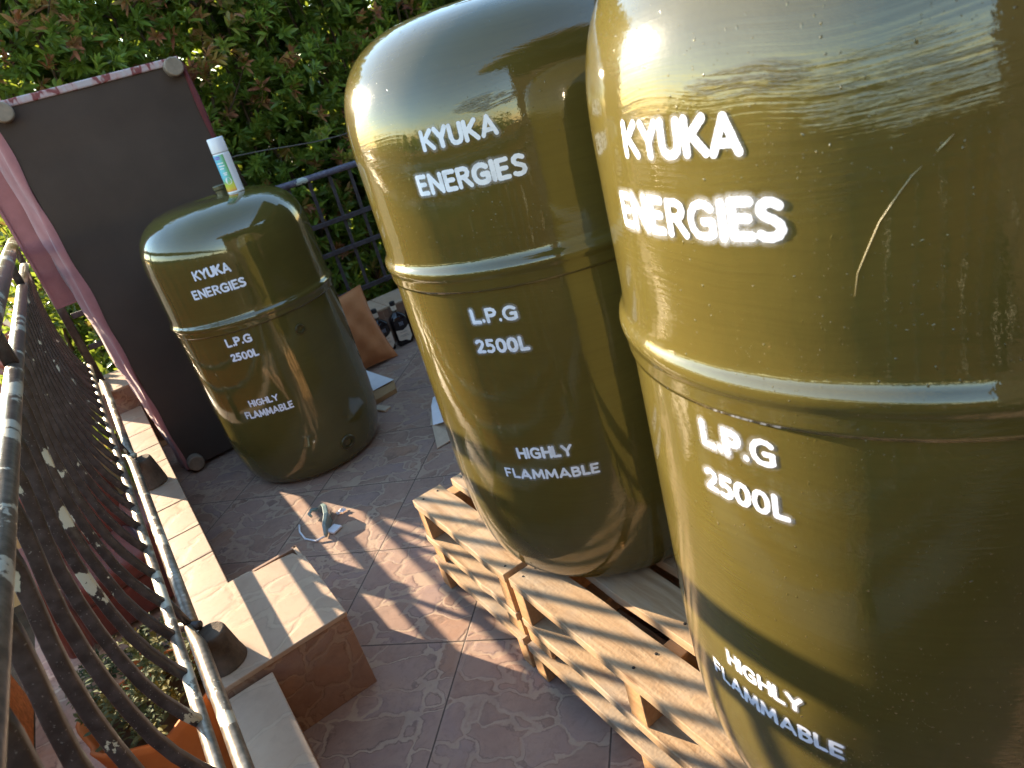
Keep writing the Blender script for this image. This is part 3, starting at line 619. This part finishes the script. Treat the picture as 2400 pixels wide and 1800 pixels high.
def tank(loc, mat, label, words, soft, ports=(), seed=1):
    e = empty('gas_tank', loc, label, 'gas tank', 'olive green gas tanks')
    m = MB(); pr = profile_between(0.0, 0.30, 26)+[(TR, z) for z in np.linspace(0.33, 0.70, 8)]; m.lathe(pr, 128, cap1=False); m.build('lower_shell', mat, e, smooth=True)
    lip = [(TR+0.0012, 0.6845), (TR+0.0040, 0.6845), (TR+0.0048, 0.690), (TR+0.0050, 0.702), (TR+0.0060, 0.707), (TR+0.0085, 0.711), (TR+0.0092, 0.717), (TR+0.0080, 0.723), (TR+0.0045, 0.728), (TR+0.0018, 0.733), (TR+0.0006, 0.742), (TR, 0.765)]
    m = MB(); m.lathe(lip, 128, cap0=False, cap1=False); m.build('seam_band', mat, e, smooth=True)
    pr = [(TR, 0.762), (TR, 0.80), (TR, 0.85)]+profile_between(0.88, TH, 40)
    # pressed rim round the flat crown
    r0 = pr[-1][0]; pr = pr[:-1]+[(r0, TH), (r0-0.008, TH+0.001), (r0-0.014, TH-0.004), (r0-0.03, TH-0.005), (0.02, TH-0.004), (0.001, TH-0.004)]
    m = MB(); m.lathe(pr, 128, cap0=False); m.build('upper_shell', mat, e, smooth=True)
    m = MB(); m.lathe([(0.021, TH-0.006), (0.021, TH+0.014), (0.026, TH+0.016), (0.0265, TH+0.030), (0.023, TH+0.033)], 24, c=(0.052, 0.01, 0)); m.build('filler_cap', M_CAPO, e, smooth=False, bevel=0.002)
    for i, (nm, wd, a0, a1, z0, z1, sl) in enumerate(words):
        lettering(nm, wd, R(a0), R(a1), z0, z1, sl, seed*10+i, soft[i], e)
    for a, z, r in ports:
        p = MB(); p.lathe([(r, -0.02), (r, 0.004), (r*.92, 0.008), (r*.62, 0.008), (r*.56, 0.002)], 28, cap1=False); p.lathe([(r*.56, 0.002), (r*.5, -0.008), (0.001, -0.008)], 28, cap0=False, mi=1)
        rr = trad(z); sl = math.atan2(trad(z+.005)-trad(z-.005), .01)
        Mx = Matrix.Translation((rr*math.sin(R(a)), -rr*math.cos(R(a)), z)) @ Matrix.Rotation(R(a), 4, 'Z') @ Matrix.Rotation(R(90)+sl, 4, 'X')
        p.v = [tuple(Mx @ Vector(q)) for q in p.v]; p.build('threaded_port', [M_PORT, M_HOLE], e, smooth=False, bevel=0.001)
    return e
ZP = 0.2955
tank((-0.1702, 0.6383, 0.0), M_T1, 'olive gas tank standing on the tiled floor with a spray can on top', [
  ('stencil_word', 'KYUKA', -39.2, -14.9, .891, .927, .0), ('stencil_word', 'ENERGIES', -45.3, -9.8, .828, .862, .0), ('stencil_word', 'L.P.G', -38, -20.5, .634, .667, .0),
  ('stencil_word', '2500L', -39, -20.3, .577, .607, .0), ('stencil_word', 'HIGHLY', -41.5, -20.5, .389, .416, .0), ('stencil_word', 'FLAMMABLE', -48.2, -13.2, .342, .372, .0)],
  [.2, .2, .2, .2, .2, .2], ports=((10.5, .611, .019), (12.4, .106, .032)), seed=3)
tank((0.1106, -1.0588, ZP), M_T2, 'olive gas tank on the wooden pallets, between the floor tank and the nearest tank', [
  ('stencil_word', 'KYUKA', -62.5, -39.2, .914+.006, .946+.006, .0), ('stencil_word', 'ENERGIES', -68.3, -33.9, .848+.006, .881+.006, .0), ('stencil_word', 'L.P.G', -63.2, -47.2, .621+.006, .648+.006, .0),
  ('stencil_word', '2500L', -64.6, -46.1, .563+.006, .590+.006, .0), ('stencil_word', 'HIGHLY', -61, -41, .341+.006, .366+.006, .0), ('stencil_word', 'FLAMMABLE', -68.2, -33.6, .295+.006, .317+.006, .0)],
  [.35, .5, .6, .45, .4, .4], seed=5)
tank((0.0579, -1.8304, ZP), M_T3, 'largest looking olive gas tank, nearest the camera, with streaky brush marks', [
  ('stencil_word', 'KYUKA', -105.2, -80.6, .910+.006, .942+.006, .0), ('stencil_word', 'ENERGIES', -110.6, -75.6, .844+.006, .878+.006, .0), ('stencil_word', 'L.P.G', -96.3, -80.7, .630+.006, .660+.006, .0),
  ('stencil_word', '2500L', -97.2, -79.4, .574+.006, .602+.006, .0), ('stencil_word', 'HIGHLY', -100, -81, .306+.006, .330+.006, .0), ('stencil_word', 'FLAMMABLE', -106.2, -73.5, .262+.006, .286+.006, .0)],
  [.25, .6, .7, .35, .3, .25], seed=8)

nt = [o for o in bpy.data.objects if o.get('label', '').startswith('largest looking')][0]
M_SCR = simple('scratch_edge', (0.42, 0.36, 0.20), 0.4, 0.5)
m = MB(); P = [(TR*math.sin(R(a))*1.0015, -TR*math.cos(R(a))*1.0015, z) for a, z in ((-59.8, .894), (-60.8, .889), (-62.5, .876), (-64.4, .860), (-66.0, .839), (-67.1, .824), (-67.6, .806))]
m.tube(P, [.0001, .0003, .0003, .0004, .0004, .0003, .0002], 5)
P = [(TR*math.sin(R(a))*1.0012, -TR*math.cos(R(a))*1.0012, z) for a, z in ((-56.6, .911), (-57.5, .906), (-58.3, .902))]; m.tube(P, [.0002, .0005, .0002], 5)
m.build('scratch', M_SCR, nt, smooth=True)

# ------------------------------------------------------------------ pallets
def pallet(name, x0, x1, y0, y1, zb, zt, label, deck_t, bottom_t, seed, stringers, edge_board=True):
    rs = random.Random(seed); e = empty(name, (x0, y0, zb), label, 'pallet', 'pine pallets stacked under the tanks')
    def L(p): return (p[0]-x0, p[1]-y0, p[2]-zb)
    def plank(nm, a, b, mat):
        # a board with slightly wandering sawn edges
        nseg = 12; v = []; f = []
        for i in range(nseg+1):
            yy = a[1]+(b[1]-a[1])*i/nseg
            j0, j1 = rs.gauss(0, .0011), rs.gauss(0, .0011); dz = rs.gauss(0, .0005)
            for (x, z) in ((a[0]+j0, a[2]), (b[0]+j1, a[2]), (b[0]+j1, b[2]+dz), (a[0]+j0, b[2]+dz)): v.append(L((x, yy, z)))
        for i in range(nseg):
            for k in range(4): f.append((i*4+k, i*4+(k+1) % 4, (i+1)*4+(k+1) % 4, (i+1)*4+k))
        f += [(3, 2, 1, 0), tuple(nseg*4+k for k in range(4))]
        nails = []
        mb = MB(); mb.add(v, f)
        for s_ in stringers:
            if not (a[1]-.02 <= s_ <= b[1]+.02): continue
            for q in (.3, .68):
                if nm != 'deck_board': continue
                px = a[0]+(b[0]-a[0])*(q+rs.uniform(-.08, .08)); py = min(b[1]-.022, max(a[1]+.022, s_+rs.uniform(-.012, .012)))
                mb.lathe([(0.0034, -0.004), (0.0034, 0.0009), (0.0024, 0.0013)], 10, c=L((px, py, b[2])), mi=1)
        o = mb.build(nm, [mat, M_NAIL], e); bv = o.modifiers.new('bevel', 'BEVEL'); bv.width = 0.0018; bv.segments = 1; bv.limit_method = 'ANGLE'; bv.angle_limit = R(50)
    w = 0.094; x = x0; i = 0
    while x < x1-.03:
        xe = min(x1, x+w+rs.uniform(-.002, .002)); dy = rs.uniform(0, .006)
        plank('deck_board', (x, y0+dy, zt-deck_t), (xe, y1-rs.uniform(0, .006), zt), M_WOOD); x = xe+rs.uniform(.029, .036); i += 1
    sy = 0.045
    for s_ in stringers:
        a = max(y0+.004, s_-sy/2); b = min(y1-.004, s_+sy/2)
        mb = MB(); mb.box(L((x0+.004, a, zb+bottom_t)), L((x1-.004, b, zt-deck_t-.0006))); mb.build('stringer', M_WOODB, e, bevel=0.002)
    if bottom_t > 0:
        for xs in (x0+.001, x0+.30, x1-.1): plank('bottom_board', (xs, y0+.003, zb), (xs+.098, y1-.003, zb+bottom_t-.0006), M_WOOD)
    return e
pa = [-.605, -1.035]; pbs = [-1.098, -1.47, -1.87]
pallet('wooden_pallet', -.212, .56, -1.062, -.598, 0.0005, .102, 'short lower pallet at the far end of the stack under the middle tank', .022, 0, 31, [-.622, -1.04])
pallet('wooden_pallet', -.208, .56, -1.060, -.590, .1525, .2955, 'short upper pallet at the far end, in front of the middle tank', .024, .024, 32, [-.614, -1.037])
pallet('wooden_pallet', -.212, .56, -2.40, -1.074, 0.0005, .100, 'long lower pallet resting on the floor under the nearest tank', .022, 0, 33, [-1.098, -1.47, -1.9, -2.36])
pallet('wooden_pallet', -.206, .56, -2.40, -1.072, .1515, .2950, 'long upper pallet carrying the nearest tank', .024, .024, 34, [-1.096, -1.465, -1.9, -2.36])
def batten(y0, y1, x0, label):
    e = empty('batten', (x0, y0, .1025), label, 'batten', 'battens between the stacked pallets'); mb = MB(); mb.box((0, 0, 0), (.72, y1-y0, .0492)); mb.build('timber', M_WOODB, e, bevel=.002)
for ob_args in ((-.66, -.598, -.199, 'sunlit timber batten between the two short pallets at their far end'), (-1.058, -.99, -.200, 'timber batten between the short pallets beside the seam of the stacks'),
                (-1.165, -1.078, -.200, 'timber batten between the long pallets beside the seam of the stacks'), (-1.93, -1.86, -.200, 'timber batten between the long pallets under the nearest tank')):
    batten(*ob_args)

# ------------------------------------------------------------------ spray can on the first tank
can = empty('spray_can', (-0.088, 0.545, trad(1.107) and 1.1145), 'white spray can with a green and yellow label, standing on the far tank', 'spray can')
m = MB(); m.lathe([(0.026, 0.0), (0.0295, 0.002), (0.0300, 0.006), (0.0295, 0.010), (0.0295, 0.136), (0.0275, 0.142)], 40); m.build('can_body', M_WHITE, can, smooth=False, bevel=.0005)
m = MB(); m.lathe([(0.0292, 0.1425), (0.0296, 0.146), (0.0288, 0.190), (0.0270, 0.1945)], 40); m.build('cap', M_WHITE, can, smooth=True)
def can_patch(nm, a0, a1, z0, z1, r, mat, n=20):
    v = []; f = []
    for j in range(2):
        for i in range(n+1): t = a0+(a1-a0)*i/n; v.append((r*math.sin(t), -r*math.cos(t), (z0, z1)[j]))
    f = [(i, i+1, n+2+i, n+1+i) for i in range(n)]; return obj(nm, v, f, mat, can, smooth=True)
can_patch('label_panel', R(-140), R(-2), .008, .137, .0299, M_CANL, 30)
for z, a0, a1 in ((.128, -75, -28), (.122, -72, -30)): can_patch('printed_mark', R(a0), R(a1), z, z+.0045, .0302, M_PURPLE)
for z, a0, a1 in ((.107, -70, -22), (.097, -66, -20), (.088, -60, -30), (.072, -50, -22), (.066, -46, -26)): can_patch('printed_line', R(a0), R(a1), z, z+.004, .0302, M_WHITE)
v = []; f = []
for i in range(24): t = 2*math.pi*i/24; a = R(-34)+math.cos(t)*.0115/.03; v.append((.0302*math.sin(a), -.0302*math.cos(a), .046+math.sin(t)*.0125))
obj('printed_roundel', v, [tuple(range(24))], M_WHITE, can)

# ------------------------------------------------------------------ small things on the floor
gog = empty('safety_goggles', (-0.385, 0.03, 0.0), 'grey green plastic safety goggles with a strap loop lying on the floor tiles', 'goggles')
m = MB(); v = []; f = []; pts = []
arc = [(.041, .108), (.062, .082), (.062, .040), (.050, -.005), (.020, -.050), (.002, -.080)]
for (x, y), h in zip(arc, (.018, .040, .052, .048, .036, .016)): pts.append((x-.005, y, h))
for i, (x, y, h) in enumerate(pts): v += [(x, y, .002), (x-.012*math.sin(i*.6), y, h), (x+.006, y-.002, h), (x+.008, y-.002, .002)]
for i in range(len(pts)-1):
    for k in range(4): f.append((i*4+k, (i+1)*4+k, (i+1)*4+(k+1) % 4, i*4+(k+1) % 4))
f += [(0, 1, 2, 3), tuple((len(pts)-1)*4+k for k in (3, 2, 1, 0))]; m.add(v, f); m.build('frame', M_GOG, gog, smooth=False, bevel=.003)
m = MB(); st = [(-.002, -.085, .012), (-.035, -.072, .006), (-.058, -.020, .004), (-.058, .040, .004), (-.045, .085, .005)]
m.tube(st, .0035, 8); m.build('strap', M_WHITE, gog, smooth=True)
m = MB(); m.box((-.012, -.095, .003), (.030, -.055, .012), mat=Matrix.Translation((0.0, 0, 0)) @ Matrix.Rotation(R(24), 4, 'Z')); m.build('white_clip', M_WHITE, gog, bevel=.003)
m = MB(); m.tube([(.036, .105, .016), (.018, .112, .020), (.002, .098, .018), (.006, .082, .012)], [.006, .007, .006, .004], 8); m.build('side_arm', M_GOG, gog, smooth=True)

def crumple(name, n, size, h, mat, loc, label, cat, seed, parent=None):
    r2 = np.random.default_rng(seed); g = np.linspace(-1, 1, n); v = []; f = []
    for yv in g:
        for xv in g:
            z = h*(0.5+0.5*math.sin(xv*4+seed)*math.cos(yv*3.3+seed*2))*(1-.5*max(abs(xv), abs(yv)))+h*.35*r2.random()
            v.append((xv*size[0]*(1+.15*r2.normal()), yv*size[1]*(1+.15*r2.normal()), z+.001))
    for j in range(n-1):
        for i in range(n-1): a = j*n+i; f.append((a, a+1, a+n+1, a+n))
    o = obj(name, v, f, mat, parent); o.location = loc
    s = o.modifiers.new('thick', 'SOLIDIFY'); s.thickness = .0012
    if label: tag(o, label, cat)
    return o
crumple('plastic_scrap', 6, (.019, .011), .016, M_WHITE, (-.287, .052, 0), 'small crumpled white plastic scrap beside the goggles on the floor', 'scrap', 4)
def sheet(name, pts, th, mat, parent, zs=None):
    n = len(pts); v = [(*p[:2], (p[2] if len(p) > 2 else 0)) for p in pts]+[(*p[:2], (p[2] if len(p) > 2 else 0)+th) for p in pts]
    return obj(name, v, [tuple(range(n))[::-1], tuple(range(n, 2*n))]+[(i, (i+1) % n, n+(i+1) % n, n+i) for i in range(n)], mat, parent)
e = empty('folded_carton', (.26, .98, 0), 'flattened brown carton lying under a white paper, right of the floor tank', 'carton')
sheet('panel', [(-.12, -.20, .001), (.05, -.175, .001), (.085, -.08, .001), (.02, .06, .001), (-.12, .06, .001)], .022, M_CARD, e)
e = empty('paper_sheet', (.26, .98, .026), 'white paper sheet on a flattened carton, right of the floor tank near the cushion', 'paper')
sheet('sheet', [(-.13, -.13, .001), (-.04, -.085, .001), (.085, -.085, .006), (.055, .10, .012), (.03, .17, .03), (-.13, .20, .002)], .0015, M_PAPER, e)
e = empty('torn_carton', (.24, .19, 0), 'torn beige carton on the floor partly hidden behind the middle tank', 'carton')
sheet('panel', [(-.075, -.07, .001), (.02, -.08, .010), (.16, -.05, .03), (.16, .10, .01), (.04, .12, .02), (-.02, .05, .045)], .004, M_CARDL, e)
sheet('flap', [(.0, .13, .004), (.055, .215, .012), (.13, .20, .02), (.10, .10, .01)], .003, M_CARDL, e)
e = empty('paper_sheet', (.25, .26, .035), 'crumpled white paper on the torn carton, partly hidden behind the middle tank', 'paper')
sheet('sheet', [(-.03, -.03, .012), (.03, -.10, .03), (.13, -.06, .05), (.14, .12, .05), (.085, .17, .03), (.03, .08, .04)], .0015, M_PAPER, e)
m = MB(); m.tube([(.055+.06*math.cos(t), -.055+.085*math.sin(t), .008+.004*math.sin(3*t)) for t in np.linspace(1.6, 5.4, 22)], .006, 8); o = m.build('red_cord', M_RED, smooth=True); o.location = (.235, .10, .0); tag(o, 'loop of red cord on the floor beside the torn carton', 'cord')
m = MB(); m.box((-.022, -.035, .0), (.02, .05, .012), mat=Matrix.Rotation(R(20), 4, 'Z')); o = m.build('wood_offcut', M_CARDL, bevel=.003); o.location = (.185, .70, .0); tag(o, 'small pale wood offcut on the floor beside the far tank', 'offcut')

# cushion leaning against the back kerb
def cushion(loc, rotx, rotz, s, label):
    e = empty('cushion', loc, label, 'cushion'); e.rotation_euler = (rotx, 0, rotz)
    n = 22; v = []; f = []
    g = np.linspace(-1, 1, n)
    for side in (-1, 1):
        for b in g:
            for a in g:
                ex = 1-0.10*(1-b*b); ey = 1-0.09*(1-a*a); t = ((1-a*a)*(1-b*b))**.42
                w = .006*math.sin(a*9+b*4)+.004*math.sin(b*13-a*6)
                v.append((a*s*ex, side*(.058*t+w*t+.002), b*s*ey+s))
    for k in range(2):
        for j in range(n-1):
            for i in range(n-1):
                q = k*n*n+j*n+i; fc = (q, q+1, q+n+1, q+n); f.append(fc if k == 0 else fc[::-1])
    o = obj('cover', v, f, M_CUSH, e, smooth=True)
    mm = MB(); ring = [(-1, -1), (1, -1), (1, 1), (-1, 1)]; P = []
    for i in range(4):
        (a0, b0), (a1, b1) = ring[i], ring[(i+1) % 4]
        for t in np.linspace(0, 1, 16, endpoint=False): a = a0+(a1-a0)*t; b = b0+(b1-b0)*t; P.append((a*s*(1-.10*(1-b*b)), 0, b*s*(1-.09*(1-a*a))+s))
    P.append(P[0]); mm.tube(P, .005, 6, cap=False); mm.build('seam', M_CUSH, e, smooth=True)
    return e
cushion((.315, 1.235, .004), R(-21), R(6), .215, 'square orange cushion propped against the back kerb beside the bottles')

# bottles in front of the back kerb
def bottle(loc, rz, label):
    e = empty('liquor_bottle', loc, label, 'bottle', 'dark bottles lined up at the back kerb'); e.rotation_euler = (0, 0, rz)
    m = MB(); w = .047; d = .036
    for i, (k, z) in enumerate(((.90, 0), (1, .006), (1, .150), (.93, .166), (.62, .182), (.36, .192), (.34, .232))): pass
    rings = [(.90, 0), (1, .006), (1, .150), (.95, .162), (.72, .178), (.42, .190), (.36, .196), (.35, .228)]
    v = []; K = 20
    for k, z in rings:
        for j in range(K):
            t = 2*math.pi*j/K; p = .45 if z < .17 else .45+.55*min(1, (z-.17)/.02); cx = math.copysign(abs(math.cos(t))**p, math.cos(t)); cy = math.copysign(abs(math.sin(t))**p, math.sin(t))
            ww = w if z < .185 else .040; dd = d if z < .185 else .040
            v.append((cx*ww*k, cy*dd*k, z))
    f = [(i*K+j, i*K+(j+1) % K, (i+1)*K+(j+1) % K, (i+1)*K+j) for i in range(len(rings)-1) for j in range(K)]+[tuple(range(K))[::-1], tuple(range((len(rings)-1)*K, len(rings)*K))]
    obj('glass_body', v, f, M_BOT, e, smooth=True)
    mm = MB(); mm.lathe([(.0148, .206), (.0152, .209), (.0152, .233)], 20, cap0=False, cap1=False); mm.build('neck_band', M_CREAM, e, smooth=True)
    mm = MB(); mm.lathe([(.0150, .2335), (.0158, .235), (.0158, .252), (.0145, .255)], 20); mm.build('stopper', M_BLACKP, e, smooth=False)
    sheet_v = [(-.041, .040), (-.030, .034), (.0, .030), (.022, .016), (.041, .040), (.041, .112), (.026, .098), (.0, .088), (-.022, .094), (-.041, .098)]
    mm = MB(); mm.add([(x, -d-.0012, z) for x, z in sheet_v], [tuple(range(len(sheet_v)))]); lb = mm.build('label_panel', M_CREAM, e)
    mm = MB()
    for x0, x1, z in ((-.022, .022, .078), (-.026, .020, .060), (-.020, .024, .053)): mm.tube([(x0+(x1-x0)*t, -d-.0016, z+.0016*math.sin(t*31)) for t in np.linspace(0, 1, 18)], .0009, 4)
    mm.build('printed_line', M_INK, lb)
    mm = MB()
    for k in range(3): mm.add([(-.011+k*.009, -d-.0010, .118), (-.005+k*.009, -d-.0010, .116), (-.004+k*.009, -d-.0010, .138), (-.011+k*.009, -d-.0010, .141)], [(0, 1, 2, 3)])
    mm.build('crest', M_GREYBL, e)
    return e
bottle((.535, 1.40, 0), R(4), 'dark liquor bottle half hidden by the orange cushion')
bottle((.648, 1.395, 0), R(-3), 'dark liquor bottle with a cream label, fully in view right of the cushion')
bottle((.757, 1.40, 0), R(2), 'dark liquor bottle mostly hidden behind the middle tank')

# ------------------------------------------------------------------ courtyard below the side railing
m = MB(); m.box((-2.15, -6, -1.3), (-1.95, 2.12, 1.105)); tag(m.build('boundary_wall', M_PLASTER), 'rough orange rendered wall beyond the side railing, below', 'wall')
m = MB(); m.box((-2.6, 3.42, -1.3), (-1.0, 3.6, 0.05)); tag(m.build('courtyard_wall', M_TANW), 'tan plastered wall behind the red armchair, below the railing', 'wall')
ch = empty('armchair', (-1.36, 2.62, -1.3), 'dark red armchair in the courtyard below, seen between the railing bars', 'armchair'); ch.rotation_euler = (0, 0, R(8))
m = MB(); m.box((-.26, -.34, .05), (.26, .30, .30)); m.build('base', M_CHAIR, ch, bevel=.03, segs=3)
m = MB(); m.box((-.25, -.36, .30), (.25, .22, .45)); m.build('seat_cushion', M_CHAIR, ch, bevel=.05, segs=4)
m = MB(); m.box((-.30, .22, .10), (.30, .44, .92)); m.build('backrest', M_CHAIR, ch, bevel=.06, segs=4)
for s in (-1, 1):
    m = MB(); m.box((s*.33-.08, -.36, .05), (s*.33+.08, .36, .60)); m.build('armrest', M_CHAIR, ch, bevel=.05, segs=4)
pot = empty('terracotta_pot', (-1.21, .775, -1.3), 'large terracotta pot with a wavy rim below the railing', 'pot')
prf = [(.17, 0), (.20, .03), (.235, .18), (.265, .36), (.285, .50), (.295, .55)]; v = []; K = 64
for i, (r, z) in enumerate(prf+[(.278, .552), (.262, .46), (.25, .44)]):
    for j in range(K):
        t = 2*math.pi*j/K; wv = (0.020*math.sin(5*t+.4)+.012*math.sin(9*t))*max(0, (z-.30)/.25); v.append(((r+wv*.5)*math.cos(t), (r+wv*.5)*math.sin(t), z+wv))
f = [(i*K+j, i*K+(j+1) % K, (i+1)*K+(j+1) % K, (i+1)*K+j) for i in range(8) for j in range(K)]+[tuple(range(K))[::-1]]
obj('clay_body', v, f, M_TPOT, pot, smooth=True)
m = MB(); m.lathe([(.001, .445), (.255, .44)], 40, cap0=False, cap1=False); m.f = [g[::-1] for g in m.f]; m.build('potting_soil', M_SOIL, pot)
pp = empty('pot_plant', (-1.21, .775, -.86), 'grey green bushy plant growing in the wavy terracotta pot', 'plant')
ns = 150; rr = .25*np.sqrt(rng.uniform(0, 1, ns)); tt = rng.uniform(0, 6.28, ns)
leaves('foliage', np.stack([rr*np.cos(tt), rr*np.sin(tt), rng.uniform(.06, .36, ns)], 1), np.tile(np.array([[0, 0, 1.]]), (ns, 1)), 12, .055, .024, rng.uniform(.2, 1, ns), pp, M_PLANT, 1.0, .4)
def weeds(name, x0, x1, y0, y1, n, label, hgt):
    e = empty(name, ((x0+x1)/2, (y0+y1)/2, -1.296), label, 'plant')
    C = np.stack([rng.uniform(x0, x1, n)-(x0+x1)/2, rng.uniform(y0, y1, n)-(y0+y1)/2, rng.uniform(.02, hgt, n)], 1); D = np.stack([rng.normal(0, .3, n), rng.normal(0, .3, n), np.ones(n)], 1); D /= np.linalg.norm(D, axis=1, keepdims=True)
    leaves('foliage', C, D, 10, .06, .022, rng.uniform(0, 1, n), e, M_PLANT, 1.0, .35)
weeds('creeping_plant', -1.75, -1.15, 1.88, 2.12, 60, 'low green plants at the foot of the red armchair', .12)
weeds('leafy_shrub', -1.30, -0.92, 1.12, 1.50, 60, 'leafy green shrub between the terracotta pot and the armchair', .34)
# corrugated red fence and distant trees beyond
v = []; f = []; n = 160
for i in range(n+1):
    z = -1.3+1.75*i/n
    for yy, xx in ((4.4, -1.30), (9.5, -2.9)): v.append((xx-.012*math.cos(i*2*math.pi/10), yy, z))
for i in range(n): f.append((2*i, 2*i+1, 2*i+3, 2*i+2))
o = obj('sheet_metal_fence', v, f, M_ROOFR, smooth=True); s = o.modifiers.new('thick', 'SOLIDIFY'); s.thickness = .004; tag(o, 'dark red corrugated metal fence glimpsed far left beyond the side railing', 'fence')
sh = empty('yellow_green_shrub', (-1.15, 3.9, -1.3), 'yellow green shrub just left of the hedge, above the red fence', 'shrub')
n = 260; C = np.stack([rng.normal(0, .16, n), rng.normal(0, .2, n), 1.75+rng.normal(0, .42, n)], 1); D = rng.normal(0, 1, (n, 3)); D /= np.linalg.norm(D, axis=1, keepdims=True)
leaves('foliage', C, D, 10, .085, .024, rng.uniform(.35, .72, n), sh, M_LEAF)
m = MB(); m.tube([(0, 0, 0), (.02, .03, .9), (-.02, 0, 2.0)], [.02, .015, .006], 7); m.build('stem', M_BARK, sh, smooth=True)

# ------------------------------------------------------------------ surroundings that show only in the paint's reflections
m = MB()
m.box((-1.25, -3.55, 0), (5.5, -3.35, 2.7)); hs = empty('house', (2, -4.2, 0), 'low house with a deep eave standing behind the viewpoint', 'house')
M_HW = simple('house_wall', (0.045, 0.028, 0.018), 0.85, 0.2); M_HR = simple('roof_boards', (0.05, 0.028, 0.016), 0.7, 0.3)
m.v = [(x-2, y+4.2, z) for x, y, z in m.v]; m.build('wall', M_HW, hs)
m = MB(); P = [(-1.5, -2.35, 2.42), (5.5, -2.35, 2.42), (5.5, -5.0, 3.3), (-1.5, -5.0, 3.3)]
m.add([(x-2, y+4.2, z) for x, y, z in P]+[(x-2, y+4.2, z+.12) for x, y, z in P], [(3, 2, 1, 0), (4, 5, 6, 7), (0, 1, 5, 4), (1, 2, 6, 5), (2, 3, 7, 6), (3, 0, 4, 7)]); m.build('roof', M_HR, hs)
m = MB(); m.box((-2.6, .85, .05), (-1.7, .91, 2.1)); m.build('door', M_HR, hs)
hw = empty('house', (2.5, -1.5, 0), 'brown side wing of the house along the right of the terrace', 'house')
m = MB(); m.box((0, -2.6, 0), (.2, 2.5, 2.5)); m.build('wall', M_HW, hw)
m = MB(); P = [(-1.35, -.84, 2.42), (-1.35, 2.4, 2.42), (1.4, 2.4, 3.3), (1.4, -.84, 3.3)]
m.add(P+[(x, y, z+.1) for x, y, z in P], [(0, 1, 2, 3), (7, 6, 5, 4), (0, 4, 5, 1), (1, 5, 6, 2), (2, 6, 7, 3), (3, 7, 4, 0)]); m.build('roof', M_HR, hw)
tr_ = empty('distant_trees', (-30, -8, -1.3)); tag(tr_, 'far dark line of trees beyond the courtyard', 'trees')
n = 1500; C = np.stack([rng.normal(0, 2.0, n), rng.uniform(-30, 40, n), rng.uniform(0, 1, n)*(3.2+1.1*np.sin(rng.uniform(0, 40, n)))], 1); D = rng.normal(0, 1, (n, 3)); D /= np.linalg.norm(D, axis=1, keepdims=True)
fo = leaves('foliage', C, D, 8, .95, .5, rng.uniform(0, .4, n), tr_, M_LEAF, 1.2, .2); tag(fo, kind='stuff'); tag(tr_, kind='stuff')
